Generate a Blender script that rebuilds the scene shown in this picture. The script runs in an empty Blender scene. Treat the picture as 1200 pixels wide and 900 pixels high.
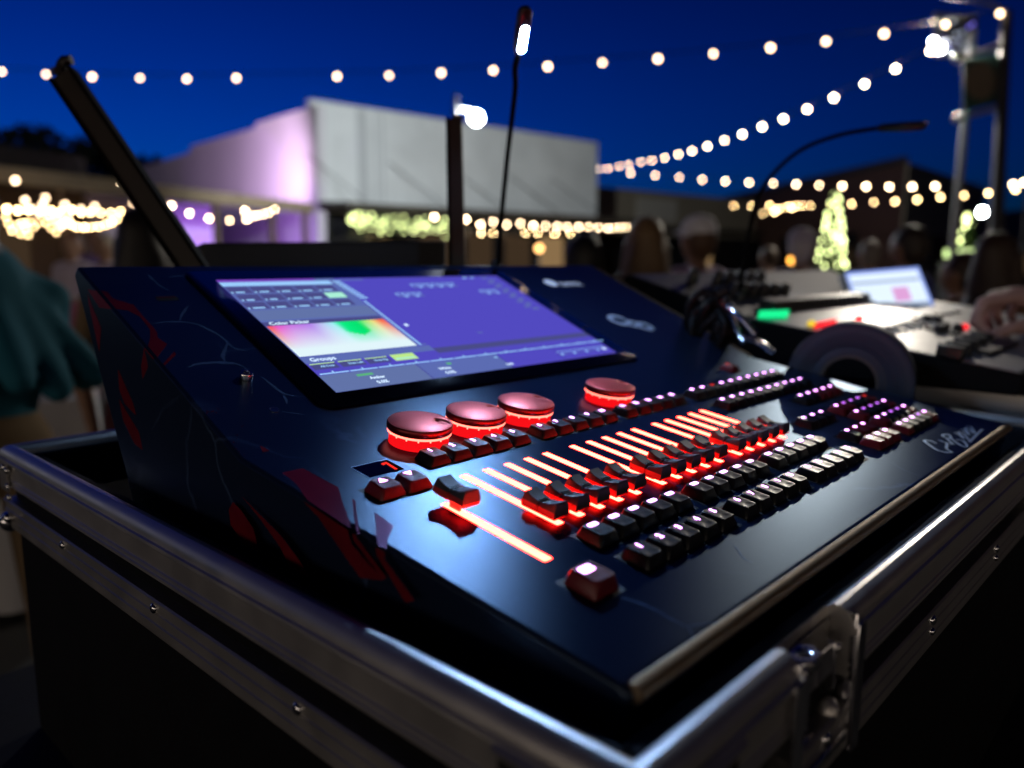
import bpy, bmesh, math, random
import numpy as np
from mathutils import Vector, Matrix

random.seed(7)
S = 0.001                                   # desk items are measured in millimetres
scene = bpy.context.scene
COL = scene.collection
TILT = math.radians(9.1)                    # slope of the desk's front deck
CA, SA = math.cos(TILT), math.sin(TILT)
PT = math.radians(23.77)                    # slope of its screen panel
CP, SP = math.cos(PT), math.sin(PT)

# ---------------------------------------------------------------- camera
CAM_POS = Vector((-0.30774, -0.39749, 0.10813))
FPX = 894.1                                 # focal length in pixels of a 1200 px wide picture
_ROT = [[0.68482, -0.72871, 0.00038], [-0.11320, -0.10690, -0.98780], [0.71986, 0.67642, -0.15570]]
cx = Vector(_ROT[0]).normalized()
cz = Vector(_ROT[2]); cz = (cz - cx * cz.dot(cx)).normalized()
cy = cz.cross(cx)
def ray(u, v): return cx * ((u - 600) / FPX) + cy * ((v - 450) / FPX) + cz
def px(u, v, depth): return CAM_POS + ray(u, v) * depth
def hit(u, v, p, n):
    r = ray(u, v); return CAM_POS + r * ((Vector(p) - CAM_POS).dot(n) / r.dot(n))
def dk(x, y, z=-9.0):                       # deck millimetres -> world metres
    return Vector((x, y * CA - z * SA, y * SA + z * CA)) * S
def pn(x, v, off=0.0):                      # screen panel millimetres -> world metres
    return Vector((x, 80 + v * CP - off * SP, 20.8 + v * SP + off * CP)) * S
DN = Vector((0, -SA, CA)); PNRM = Vector((0, -SP, CP))
def deck_xy(u, v, z=-9.0):
    p = hit(u, v, dk(0, 0, z), DN) / S
    return (p.x, (p.y * CA + p.z * SA))
def panel_xv(u, v):
    p = hit(u, v, pn(0, 0), PNRM) / S
    return (p.x, (p.y - 80) * CP + (p.z - 20.8) * SP)
GROUND = -1.30

cd = bpy.data.cameras.new('camera')
cam = bpy.data.objects.new('camera', cd); COL.objects.link(cam)
cam.matrix_world = Matrix(((cx.x, -cy.x, -cz.x, CAM_POS.x), (cx.y, -cy.y, -cz.y, CAM_POS.y), (cx.z, -cy.z, -cz.z, CAM_POS.z), (0, 0, 0, 1)))
cd.sensor_width = 36; cd.lens = 36 * FPX / 1200
cd.clip_start = 0.01; cd.clip_end = 2000
cd.dof.use_dof = True; cd.dof.focus_distance = 0.50; cd.dof.aperture_fstop = 3.7
scene.camera = cam

# ---------------------------------------------------------------- materials
def lin(c):
    return tuple(((x / 255) / 12.92 if x / 255 <= .04045 else ((x / 255 + .055) / 1.055) ** 2.4) for x in c)
def mat(name, color, rough=.5, metal=0., spec=.5, bump=None, emit=None, estr=1., noise=None, coat=0.):
    m = bpy.data.materials.new(name); m.use_nodes = True
    nt = m.node_tree; b = nt.nodes['Principled BSDF']
    b.inputs['Base Color'].default_value = (*color, 1); b.inputs['Roughness'].default_value = rough
    b.inputs['Metallic'].default_value = metal; b.inputs['Specular IOR Level'].default_value = spec
    b.inputs['Coat Weight'].default_value = coat
    if emit:
        b.inputs['Emission Color'].default_value = (*emit, 1); b.inputs['Emission Strength'].default_value = estr
    if noise:                                # (scale, amount): colour and roughness wander a little
        tc = nt.nodes.new('ShaderNodeTexCoord'); n = nt.nodes.new('ShaderNodeTexNoise')
        n.inputs['Scale'].default_value = noise[0]; n.inputs['Detail'].default_value = 6
        nt.links.new(tc.outputs['Object'], n.inputs['Vector'])
        mx = nt.nodes.new('ShaderNodeMix'); mx.data_type = 'RGBA'
        nt.links.new(n.outputs['Fac'], mx.inputs[0])
        mx.inputs[6].default_value = (*[c * (1 - noise[1]) for c in color], 1)
        mx.inputs[7].default_value = (*[min(1, c * (1 + noise[1])) for c in color], 1)
        nt.links.new(mx.outputs[2], b.inputs['Base Color'])
        mr = nt.nodes.new('ShaderNodeMapRange'); mr.inputs[3].default_value = max(.03, rough - .12); mr.inputs[4].default_value = min(1, rough + .12)
        nt.links.new(n.outputs['Fac'], mr.inputs[0]); nt.links.new(mr.outputs[0], b.inputs['Roughness'])
    if bump:
        tc = nt.nodes.new('ShaderNodeTexCoord'); n = nt.nodes.new('ShaderNodeTexNoise')
        n.inputs['Scale'].default_value = bump[0]; n.inputs['Detail'].default_value = 4
        nt.links.new(tc.outputs['Object'], n.inputs['Vector'])
        bp = nt.nodes.new('ShaderNodeBump'); bp.inputs['Strength'].default_value = bump[1]; bp.inputs['Distance'].default_value = bump[2]
        nt.links.new(n.outputs['Fac'], bp.inputs['Height']); nt.links.new(bp.outputs['Normal'], b.inputs['Normal'])
    return m
def emis(name, color, strength):
    m = bpy.data.materials.new(name); m.use_nodes = True; nt = m.node_tree
    nt.nodes.clear()
    e = nt.nodes.new('ShaderNodeEmission'); e.inputs[0].default_value = (*color, 1); e.inputs[1].default_value = strength
    o = nt.nodes.new('ShaderNodeOutputMaterial'); nt.links.new(e.outputs[0], o.inputs[0])
    return m

def wrap_material():
    """Printed vinyl wrap: near black navy with faint cracked veins, specks and a satin sheen."""
    m = mat('printed_vinyl_wrap', (.006, .009, .020), .34, 0, .5)
    nt = m.node_tree; b = nt.nodes['Principled BSDF']; N = nt.nodes.new; L = nt.links.new
    tc = N('ShaderNodeTexCoord')
    dn = N('ShaderNodeTexNoise'); dn.inputs['Scale'].default_value = 14; dn.inputs['Detail'].default_value = 5
    L(tc.outputs['Object'], dn.inputs['Vector'])
    ad = N('ShaderNodeVectorMath'); ad.operation = 'MULTIPLY_ADD'; ad.inputs[1].default_value = (.05, .05, .05)
    L(dn.outputs['Color'], ad.inputs[0]); L(tc.outputs['Object'], ad.inputs[2])
    vo = N('ShaderNodeTexVoronoi'); vo.feature = 'DISTANCE_TO_EDGE'; vo.inputs['Scale'].default_value = 9
    L(ad.outputs[0], vo.inputs['Vector'])
    r1 = N('ShaderNodeMapRange'); r1.inputs[1].default_value = .0; r1.inputs[2].default_value = .018; r1.inputs[3].default_value = 1; r1.inputs[4].default_value = 0
    L(vo.outputs['Distance'], r1.inputs[0])
    mk = N('ShaderNodeTexNoise'); mk.inputs['Scale'].default_value = 7; mk.inputs['Detail'].default_value = 3
    L(tc.outputs['Object'], mk.inputs['Vector'])
    r2 = N('ShaderNodeMapRange'); r2.inputs[1].default_value = .52; r2.inputs[2].default_value = .66
    L(mk.outputs['Fac'], r2.inputs[0])
    mu = N('ShaderNodeMath'); mu.operation = 'MULTIPLY'; L(r1.outputs[0], mu.inputs[0]); L(r2.outputs[0], mu.inputs[1])
    sp = N('ShaderNodeTexVoronoi'); sp.inputs['Scale'].default_value = 160; L(tc.outputs['Object'], sp.inputs['Vector'])
    r3 = N('ShaderNodeMapRange'); r3.inputs[1].default_value = .05; r3.inputs[2].default_value = .09; r3.inputs[3].default_value = .35; r3.inputs[4].default_value = 0
    L(sp.outputs['Distance'], r3.inputs[0])
    mx0 = N('ShaderNodeMath'); mx0.operation = 'MAXIMUM'; L(mu.outputs[0], mx0.inputs[0]); L(r3.outputs[0], mx0.inputs[1])
    big = N('ShaderNodeTexNoise'); big.inputs['Scale'].default_value = 5; big.inputs['Detail'].default_value = 8; L(tc.outputs['Object'], big.inputs['Vector'])
    base = N('ShaderNodeMix'); base.data_type = 'RGBA'; base.inputs[6].default_value = (.006, .011, .030, 1); base.inputs[7].default_value = (.012, .022, .055, 1)
    L(big.outputs['Fac'], base.inputs[0])
    mix = N('ShaderNodeMix'); mix.data_type = 'RGBA'; mix.inputs[7].default_value = (.06, .10, .20, 1)
    L(mx0.outputs[0], mix.inputs[0]); L(base.outputs[2], mix.inputs[6]); pass
    fine = N('ShaderNodeTexNoise'); fine.inputs['Scale'].default_value = 900; fine.inputs['Detail'].default_value = 2; L(tc.outputs['Object'], fine.inputs['Vector'])
    smr = N('ShaderNodeMapRange'); smr.inputs[3].default_value = .33; smr.inputs[4].default_value = .39; L(big.outputs['Fac'], smr.inputs[0])
    bp = N('ShaderNodeBump'); bp.inputs['Strength'].default_value = .10; bp.inputs['Distance'].default_value = .0003
    L(fine.outputs['Fac'], bp.inputs['Height'])
    satin(nt, mix.outputs[2], smr.outputs[0], bp.outputs['Normal'])
    return m
def satin(nt, colour, rough, normal=None, ior=1.5, film=(.58, .77, 1.0)):
    """satin film: diffuse print under a tight clear sheen"""
    N = nt.nodes.new; L = nt.links.new
    nt.nodes.remove(nt.nodes['Principled BSDF']); out = nt.nodes['Material Output']
    d = N('ShaderNodeBsdfDiffuse'); g = N('ShaderNodeBsdfAnisotropic'); g.distribution = 'BECKMANN'; g.inputs['Anisotropy'].default_value = 0; g.inputs['Color'].default_value = (*film, 1)
    fr = N('ShaderNodeFresnel'); fr.inputs['IOR'].default_value = ior; mxs = N('ShaderNodeMixShader')
    for sock, val in ((d.inputs['Color'], colour), (g.inputs['Roughness'], rough)):
        if isinstance(val, (int, float)): sock.default_value = val
        elif isinstance(val, tuple): sock.default_value = (*val, 1)
        else: L(val, sock)
    if normal:
        for n in (d, g, fr): L(normal, n.inputs['Normal'])
    L(fr.outputs[0], mxs.inputs[0]); L(d.outputs[0], mxs.inputs[1]); L(g.outputs[0], mxs.inputs[2]); L(mxs.outputs[0], out.inputs['Surface'])
def print_mat(name, colour, amount, scale, film=(.58, .77, 1.0)):
    m = bpy.data.materials.new(name); m.use_nodes = True; nt = m.node_tree; N = nt.nodes.new; L = nt.links.new
    tc = N('ShaderNodeTexCoord'); n = N('ShaderNodeTexNoise'); n.inputs['Scale'].default_value = scale; n.inputs['Detail'].default_value = 6; L(tc.outputs['Object'], n.inputs['Vector'])
    mx = N('ShaderNodeMix'); mx.data_type = 'RGBA'; mx.inputs[6].default_value = (*[c * (1 - amount) for c in colour], 1); mx.inputs[7].default_value = (*[c * (1 + amount) for c in colour], 1); L(n.outputs['Fac'], mx.inputs[0])
    satin(nt, mx.outputs[2], .38, film=film); return m

M = {}
M['wrap'] = wrap_material()
M['print_red'] = print_mat('printed_dark_red', (.15, .008, .014), .4, 60, (.52, .34, .58))
M['print_blue'] = print_mat('printed_slate_blue', (.055, .09, .17), .5, 120)
M['print_white'] = print_mat('printed_pale_blue', (.68, .76, .92), .1, 60)
M['logo'] = mat('glowing_white_mark', (.75, .8, .95), .45, emit=(.55, .68, 1.0), estr=.45)  # word mark gives off a weak glow of its own
M['black'] = mat('black_plastic', (.012, .012, .013), .38, noise=(300, .3))
M['black_matte'] = mat('matte_black', (.008, .008, .009), .75, noise=(80, .4))
M['key_black'] = mat('black_keycap', (.006, .006, .008), .36, spec=.4, bump=(2500, .15, .0002))
M['key_red'] = mat('dark_red_keycap', (.17, .008, .014), .36, bump=(2500, .15, .0002))
M['cap_grey'] = mat('rubbery_grey_fader_cap', (.035, .037, .042), .5, bump=(3000, .2, .0002))
M['glass'] = mat('black_screen_glass', (.0015, .0018, .005), .08, 0, .5)
M['well'] = mat('dark_well', (.004, .004, .005), .6)
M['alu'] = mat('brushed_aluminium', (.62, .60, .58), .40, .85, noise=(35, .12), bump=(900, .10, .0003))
M['bronze'] = mat('bronze_edge_highlight', (.28, .195, .11), .58, .7, noise=(50, .25))
M['cap_slot_glow'] = mat('red_painted_slot_glow', (.52, .02, .02), .4)
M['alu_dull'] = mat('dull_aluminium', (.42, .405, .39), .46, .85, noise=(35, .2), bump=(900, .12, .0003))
M['chrome'] = mat('polished_chrome', (.75, .75, .78), .14, 1.0)
M['felt'] = mat('case_lining_felt', (.012, .014, .022), .95, bump=(1800, .6, .001))
M['case_black'] = mat('black_case_laminate', (.004, .004, .005), .7, spec=.15, noise=(25, .5), bump=(700, .3, .0006))
M['enc'] = mat('anodised_red_wheel', (.72, .085, .07), .42, .55, noise=(40, .12), bump=(2500, .08, .0002))
M['enc_side'] = mat('anodised_dark_red', (.13, .012, .016), .28, .7)
M['glow_red'] = emis('red_light_ring', (1, .006, .010), .95)
M['glow_line'] = emis('red_light_ring_bright', (1, .14, .10), 4.5)
M['led_bead'] = emis('red_led_bead', (1, .22, .16), 3.0)
M['track'] = emis('lit_fader_slot', (1.0, .026, .0145), 55.0)
M['legend'] = emis('violet_white_backlight', (.80, .34, 1.0), 8.5)
M['legend_dim'] = emis('violet_backlight', (.62, .16, 1.0), 2.4)
M['legend_red'] = emis('red_backlight', (1, .03, .02), 1.1)
M['led_cold'] = emis('cold_white_led', (.38, .60, 1.0), 1500.0)
M['led_cold2'] = emis('white_led', (.78, .89, 1.0), 140.0)
M['bulb'] = emis('warm_bulb', (1.0, .66, .34), 34.0)
M['bulb_far'] = emis('warm_bulb_orange', (1.0, .58, .25), 26.0)
M['fairy'] = emis('yellow_green_fairy_light', (.88, 1.0, .40), 9.0)
M['flood'] = emis('flood_lamp', (.9, .97, 1.0), 90.0)
M['wire'] = mat('black_cable', (.004, .004, .004), .6, spec=.2)
M['neck'] = mat('black_neck_sleeve', (.002, .002, .0025), .8, spec=.05)
M['tape'] = mat('gaffer_tape_side', (.022, .036, .070), .6, bump=(500, .4, .0005))
M['tape_core'] = mat('tape_core_card', (.075, .07, .07), .75)

# ---------------------------------------------------------------- mesh helpers
def bm_box(bm, c, size, rot=None):
    m = Matrix.Translation(c) @ (rot.to_4x4() if rot else Matrix.Identity(4)) @ Matrix.Diagonal((*size, 1))
    return bmesh.ops.create_cube(bm, size=1, matrix=m)['verts']
def bm_ball(bm, c, r, scale=(1, 1, 1), seg=16, rings=10, rot=None):
    m = Matrix.Translation(c) @ (rot.to_4x4() if rot else Matrix.Identity(4)) @ Matrix.Diagonal((*[k * r for k in scale], 1))
    L = [[bm.verts.new(m @ Vector((math.sin(math.pi * j / rings) * math.cos(2 * math.pi * k / seg), math.sin(math.pi * j / rings) * math.sin(2 * math.pi * k / seg), -math.cos(math.pi * j / rings)))) for k in range(seg)] for j in range(1, rings)]
    for a, b in zip(L, L[1:]):
        for k in range(seg): bm.faces.new((a[k], a[(k + 1) % seg], b[(k + 1) % seg], b[k]))
    p, q = bm.verts.new(m @ Vector((0, 0, -1))), bm.verts.new(m @ Vector((0, 0, 1)))
    for k in range(seg):
        bm.faces.new((p, L[0][(k + 1) % seg], L[0][k])); bm.faces.new((q, L[-1][k], L[-1][(k + 1) % seg]))
def bm_face(bm, pts, mi=0):
    f = bm.faces.new([bm.verts.new(p) for p in pts]); f.material_index = mi; return f
def bm_prism(bm, a, b):
    """closed solid between two outlines with the same number of points"""
    va = [bm.verts.new(p) for p in a]; vb = [bm.verts.new(p) for p in b]; n = len(a)
    bm.faces.new(list(reversed(va))); bm.faces.new(vb)
    for i in range(n): bm.faces.new((va[i], va[(i + 1) % n], vb[(i + 1) % n], vb[i]))
def bm_loft(bm, loops, cap=True):
    L = [[bm.verts.new(p) for p in lp] for lp in loops]; n = len(loops[0])
    for a, b in zip(L, L[1:]):
        for i in range(n): bm.faces.new((a[i], a[(i + 1) % n], b[(i + 1) % n], b[i]))
    if cap:
        bm.faces.new(list(reversed(L[0]))); bm.faces.new(L[-1])
    return L
def bm_tube(bm, pts, r, seg=10, cap=True):
    pts = [Vector(p) for p in pts]; rs = r if isinstance(r, (list, tuple)) else [r] * len(pts)
    loops = []; up = None
    for i, p in enumerate(pts):
        t = (pts[min(i + 1, len(pts) - 1)] - pts[max(i - 1, 0)]).normalized()
        if up is None: up = t.orthogonal().normalized()
        up = (up - t * up.dot(t)).normalized(); w = t.cross(up)
        loops.append([p + (up * math.cos(k * 2 * math.pi / seg) + w * math.sin(k * 2 * math.pi / seg)) * rs[i] for k in range(seg)])
    bm_loft(bm, loops, cap)
def bm_lathe(bm, prof, mtx, seg=48, close=False):
    """prof: (radius, height) pairs; turned about local z"""
    loops = [[mtx @ Vector((r * math.cos(k * 2 * math.pi / seg), r * math.sin(k * 2 * math.pi / seg), h)) for k in range(seg)] for r, h in prof]
    L = [[bm.verts.new(p) for p in lp] for lp in loops]
    for a, b in zip(L, L[1:] + ([L[0]] if close else [])):
        for i in range(seg): bm.faces.new((a[i], a[(i + 1) % seg], b[(i + 1) % seg], b[i]))
    if not close:
        bm.faces.new(list(reversed(L[0]))); bm.faces.new(L[-1])
def spline(pts, n=8):
    pts = [Vector(p) for p in pts]; out = []
    q = [pts[0] * 2 - pts[1]] + pts + [pts[-1] * 2 - pts[-2]]
    for i in range(1, len(q) - 2):
        for k in range(n):
            t = k / n; a, b, c, d = q[i - 1], q[i], q[i + 1], q[i + 2]
            out.append(.5 * ((2 * b) + (c - a) * t + (2 * a - 5 * b + 4 * c - d) * t * t + (3 * b - a - 3 * c + d) * t ** 3))
    return out + [pts[-1]]
def rrect(w, h, r, n=5, cx_=0., cy_=0.):
    out = []
    for sx, sy, a0 in ((1, 1, 0), (-1, 1, 90), (-1, -1, 180), (1, -1, 270)):
        for k in range(n):
            a = math.radians(a0 + 90 * k / (n - 1))
            out.append((cx_ + sx * (w / 2 - r) + r * math.cos(a), cy_ + sy * (h / 2 - r) + r * math.sin(a)))
    return out
def fillet(poly, radii, n=6):
    out = []; N = len(poly)
    for i in range(N):
        p = Vector(poly[i]); r = radii[i]
        if not r: out.append(tuple(p)); continue
        a = (Vector(poly[i - 1]) - p).normalized(); b = (Vector(poly[(i + 1) % N]) - p).normalized()
        ang = a.angle(b); d = r / math.tan(ang / 2); c = p + (a + b).normalized() * (r / math.sin(ang / 2))
        s, e = p + a * d - c, p + b * d - c
        a0 = math.atan2(s.y, s.x); a1 = math.atan2(e.y, e.x)
        while a1 - a0 > math.pi: a1 -= 2 * math.pi
        while a0 - a1 > math.pi: a1 += 2 * math.pi
        out += [(c.x + r * math.cos(a0 + (a1 - a0) * k / n), c.y + r * math.sin(a0 + (a1 - a0) * k / n)) for k in range(n + 1)]
    return out
def outward(bm):
    """thin prints on the desk: turn every face away from the body"""
    for f in bm.faces:
        f.normal_update(); n = f.normal
        if (n.z if abs(n.z) > .3 else -n.x) < 0: f.normal_flip()
    return bm
def ribbon(bm, pts, width, place, mi=0):
    """flat stroke along 2-D points; place(x, y) puts it on its surface"""
    P = [Vector(p).to_2d() for p in pts]; prev = None
    for i, p in enumerate(P):
        t = (P[min(i + 1, len(P) - 1)] - P[max(i - 1, 0)]); t.normalize()
        w = (width(i / (len(P) - 1)) if callable(width) else width) / 2; o = Vector((-t.y, t.x)) * w
        cur = (bm.verts.new(place(*(p + o))), bm.verts.new(place(*(p - o))))
        if prev: bm.faces.new((prev[0], prev[1], cur[1], cur[0])).material_index = mi
        prev = cur
def clip_convex(poly, region):
    """Sutherland-Hodgman; region counter-clockwise"""
    out = list(poly)
    for i in range(len(region)):
        a, b = region[i], region[(i + 1) % len(region)]; inp = out; out = []
        side = lambda p: (b[0] - a[0]) * (p[1] - a[1]) - (b[1] - a[1]) * (p[0] - a[0])
        for k in range(len(inp)):
            p, q = inp[k - 1], inp[k]; sp, sq = side(p), side(q)
            if (sp >= 0) != (sq >= 0):
                t = sp / (sp - sq); out.append((p[0] + (q[0] - p[0]) * t, p[1] + (q[1] - p[1]) * t))
            if sq >= 0: out.append(q)
        if not out: return []
    return out
def text_bm(bm, s, size, place, mi=0, align='CENTER', bold=0.0, spacing=1.0):
    cu = bpy.data.curves.new('tmp', 'FONT'); cu.body = s; cu.size = size; cu.align_x = align; cu.align_y = 'CENTER'
    cu.offset = bold; cu.space_character = spacing; cu.resolution_u = 3
    ob = bpy.data.objects.new('tmp', cu); COL.objects.link(ob)
    bpy.context.view_layer.update()
    me = bpy.data.meshes.new_from_object(ob.evaluated_get(bpy.context.evaluated_depsgraph_get()))
    vs = [bm.verts.new(place(v.co.x, v.co.y)) for v in me.vertices]
    for p in me.polygons:
        try: bm.faces.new([vs[i] for i in p.vertices]).material_index = mi
        except ValueError: pass
    bpy.data.objects.remove(ob); bpy.data.curves.remove(cu); bpy.data.meshes.remove(me)

def smooth(me, ang=40):
    me.polygons.foreach_set('use_smooth', [True] * len(me.polygons))
    try: me.set_sharp_from_angle(angle=math.radians(ang))
    except Exception: pass
def mesh(name, bm, mats, shift=None, ang=40, flat=False, recalc=True):
    if recalc: bmesh.ops.recalc_face_normals(bm, faces=bm.faces)
    if shift is not None: bmesh.ops.translate(bm, verts=bm.verts, vec=-shift)
    me = bpy.data.meshes.new(name); bm.to_mesh(me); bm.free()
    for m in (mats if isinstance(mats, (list, tuple)) else [mats]): me.materials.append(M[m] if isinstance(m, str) else m)
    if not flat: smooth(me, ang)
    return me
def wloc(o):
    l = Vector(o.location)
    while o.parent: o = o.parent; l = l + Vector(o.location)
    return l
def link(name, me, parent=None, loc=(0, 0, 0), rot=(0, 0, 0)):
    o = bpy.data.objects.new(name, me); COL.objects.link(o); o.location = loc; o.rotation_euler = rot
    if parent: o.parent = parent
    return o
def part(name, bm, mats, parent, **k):
    """a part whose vertices are given in world metres"""
    return link(name, mesh(name, bm, mats, wloc(parent), **k), parent)
def bevel(o, w, seg=2, ang=50):
    md = o.modifiers.new('edge', 'BEVEL'); md.width = w; md.segments = seg; md.limit_method = 'ANGLE'; md.angle_limit = math.radians(ang)
    return o
def tag(o, label, cat, group=None):
    o['label'] = label; o['category'] = cat
    if group: o['group'] = group
    return o
def thing(name, label, cat, loc=(0, 0, 0), group=None):
    o = bpy.data.objects.new(name, None); COL.objects.link(o); o.location = loc; o.empty_display_size = .05
    return tag(o, label, cat, group)
def single(name, bm, mats, label, cat, base, group=None, **k):
    base = Vector(base); o = link(name, mesh(name, bm, mats, base, **k), None, base)
    return tag(o, label, cat, group)
def structure(name, bm, mats, **k):
    o = link(name, mesh(name, bm, mats, **k)); o['kind'] = 'structure'; return o
def new(): return bmesh.new()

# ================================================================ the lighting desk
desk = thing('lighting_console', 'dark printed lighting console with a large touchscreen, glowing red faders and lit keys', 'lighting console', Vector((236, 20, -93)) * S)
XL, XR = -98.0, 570.0
prof_raw = [(-249.4, -49.1), (19.6, -5.8), (273, 105.9), (282, 99), (203, -53), (188, -92.5), (-243, -92.5)]
prof = fillet(prof_raw, [6, 0, 3, 4, 6, 0, 0])
def xl(y): return XL + (12.0 * min(1, max(0, (-100 - y) / 150)))
bm = new(); bm_prism(bm, [Vector((xl(y), y, z)) * S for y, z in prof], [Vector((XR, y, z)) * S for y, z in prof])
body = bevel(part('body', bm, 'wrap', desk, ang=30), .0022, 3, 60)

bm = new(); fp = [dk(x, -253.2, -12.6) for x in (-82, 100, 300, 500, 569)]; bm_tube(bm, fp, 4.4 * S, 14); part('edge_highlight', bm, 'bronze', desk)  # added strip; its bronze colour stands for a warm highlight along the edge
bm = new(); bm_tube(bm, [pn(569.6, v, -1.6) for v in (-60, 60, 200)], 2.6 * S, 10); part('edge_highlight', bm, 'bronze', desk)  # same added highlight strip on the panel's right edge
# --- printed artwork, traced and laid on each face as thin print
side_d = [(-249, -48.6), (-243, -92), (188, -92), (19.6, -6.2)]
side_p = [(19.6, -6.2), (188, -92), (203, -53), (280, 98), (273, 104.6)]
def area2(p): return sum(p[i - 1][0] * p[i][1] - p[i][0] * p[i - 1][1] for i in range(len(p)))
def ccw(p): return p if area2(p) > 0 else p[::-1]
R_deck = ccw([(-96, -100), (-84.5, -246), (568, -246), (568, 17), (-96, 17)])
R_pan = ccw([(-96, -64), (568, -64), (568, 206), (-96, 206)])
def art(bm, pts, surfaces='dps', mi=0, off=.15):
    if 'd' in surfaces:
        c = clip_convex([deck_xy(*p) for p in pts], R_deck)
        if len(c) > 2: bm_face(bm, [dk(x, y, -9 + off) for x, y in c], mi)
    if 'p' in surfaces:
        c = clip_convex([panel_xv(*p) for p in pts], R_pan)
        if len(c) > 2: bm_face(bm, [pn(x, v, off) for x, v in c], mi)
    if 's' in surfaces:
        for R in (side_d, side_p):
            q = []
            for p in pts:
                h = hit(p[0], p[1], Vector((-96 * S, 0, 0)), Vector((1, 0, 0))) / S; q.append((h.y, h.z))
            c = clip_convex(q, ccw(R))
            if len(c) > 2: bm_face(bm, [Vector((xl(y) - off, y, z)) * S for y, z in c], mi)
def crop(x0, y0, k, pts): return [(x0 + x / k, y0 + y / k) for x, y in pts]
def jag(pts, amp, seed):
    rnd = random.Random(seed); out = []
    for i in range(len(pts)):
        a, b = Vector(pts[i - 1]), Vector(pts[i]); n = max(1, int((b - a).length / 2.2))
        for k in range(n):
            p = a.lerp(b, k / n); out.append((p.x + rnd.uniform(-amp, amp), p.y + rnd.uniform(-amp, amp)))
    return out
bm = new()
A = crop(240, 460, 4.09, [(265, 255), (640, 455), (660, 520), (690, 610), (720, 720), (870, 900), (760, 880), (600, 650), (560, 590), (500, 530), (440, 440), (350, 370), (290, 330)])
art(bm, jag(A, .35, 1))
art(bm, crop(240, 460, 4.09, [(706, 510), (722, 520), (730, 590), (745, 690), (880, 890), (860, 890), (728, 700)]))
art(bm, crop(240, 460, 4.09, [(815, 575), (905, 640), (878, 700), (866, 800), (835, 775), (820, 680)]))
art(bm, crop(240, 460, 4.09, [(835, 775), (870, 800), (1000, 1000), (960, 1010)]), 's')
art(bm, crop(240, 460, 4.09, [(150, 520), (190, 560), (250, 650), (275, 760), (200, 720), (140, 630), (130, 560)]), 's')
art(bm, crop(240, 460, 4.09, [(190, 490), (290, 590), (380, 680), (470, 800), (520, 880), (470, 870), (420, 830), (380, 740), (280, 600)]), 's')
B = crop(90, 300, 5, [(80, 195), (180, 210), (210, 250), (330, 285), (375, 340), (430, 400), (470, 445), (475, 480), (530, 515), (470, 600), (430, 660), (405, 720), (395, 640), (410, 560), (430, 480), (428, 430), (370, 355), (300, 320), (150, 302), (110, 240)])
art(bm, jag(B, .25, 2), 'ps')
art(bm, crop(90, 300, 5, [(572, 560), (582, 580), (510, 648), (500, 638)]), 'p')
art(bm, crop(90, 300, 5, [(80, 215), (110, 300), (160, 420), (150, 560), (110, 700), (120, 540), (118, 420), (90, 320)]), 's')
art(bm, crop(0, 300, 3, [(425, 395), (445, 440), (480, 520), (490, 560), (450, 520), (430, 470)]), 's')
art(bm, crop(0, 300, 3, [(428, 500), (470, 570), (500, 620), (512, 680), (485, 660), (445, 580)]), 's')
rnd = random.Random(5)
for c0, c1, n in (((217, 492), (258, 480), 40), ((262, 520), (300, 545), 26), ((285, 500), (262, 535), 16), ((252, 533), (320, 585), 30)):
    for k in range(n):
        t = rnd.random(); u = c0[0] + (c1[0] - c0[0]) * t + rnd.gauss(0, 1.6); v = c0[1] + (c1[1] - c0[1]) * t + rnd.gauss(0, 1.6); e = rnd.uniform(.3, 1.0)
        art(bm, [(u - e, v), (u, v - e * .7), (u + e, v), (u, v + e * .7)], 'dp')
part('red_print', outward(bm), 'print_red', desk, flat=True, recalc=False)
bm = new()
def vein(pts, w, surf, seed):
    rnd = random.Random(seed)
    f = deck_xy if surf == 'd' else panel_xv
    q = [Vector((*f(*p), 0)) for p in pts]; q = spline(q, 5)
    q = [(p.x + rnd.uniform(-.45, .45), p.y + rnd.uniform(-.45, .45)) for p in q]
    wv = [rnd.uniform(.5, 1.3) for _ in range(60)]
    ribbon(bm, q, lambda t: w * wv[int(t * 50)] * (1 - .55 * abs(2 * t - 1)), (lambda x, y: dk(x, y, -8.9)) if surf == 'd' else (lambda x, y: pn(x, y, .1)))
Z = lambda pts: crop(90, 300, 5, pts)
vein(Z([(440, 395), (560, 385), (690, 395), (760, 425), (840, 470), (885, 510), (930, 545), (1000, 555)]), 2.6, 'p', 1)
vein(Z([(885, 510), (855, 580), (868, 622)]), 3.0, 'p', 2)
vein(Z([(655, 652), (720, 630), (850, 625), (940, 635), (1000, 665)]), 3.2, 'p', 3)
vein(Z([(420, 110), (480, 170), (540, 200)]), 2.2, 'p', 4); vein(Z([(540, 125), (620, 115), (680, 95)]), 2.2, 'p', 5)
vein(Z([(600, 380), (640, 310), (660, 290)]), 2.0, 'p', 6)
vein(crop(0, 300, 3, [(920, 425), (960, 455), (1000, 485), (1070, 495)]), 2.4, 'p', 7); vein(crop(0, 300, 3, [(1000, 485), (1008, 520)]), 2.0, 'p', 8)
vein(crop(240, 460, 4.09, [(370, 90), (430, 100), (480, 108)]), 1.0, 'p', 9)
W = lambda pts: crop(240, 460, 4.09, pts)
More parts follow.
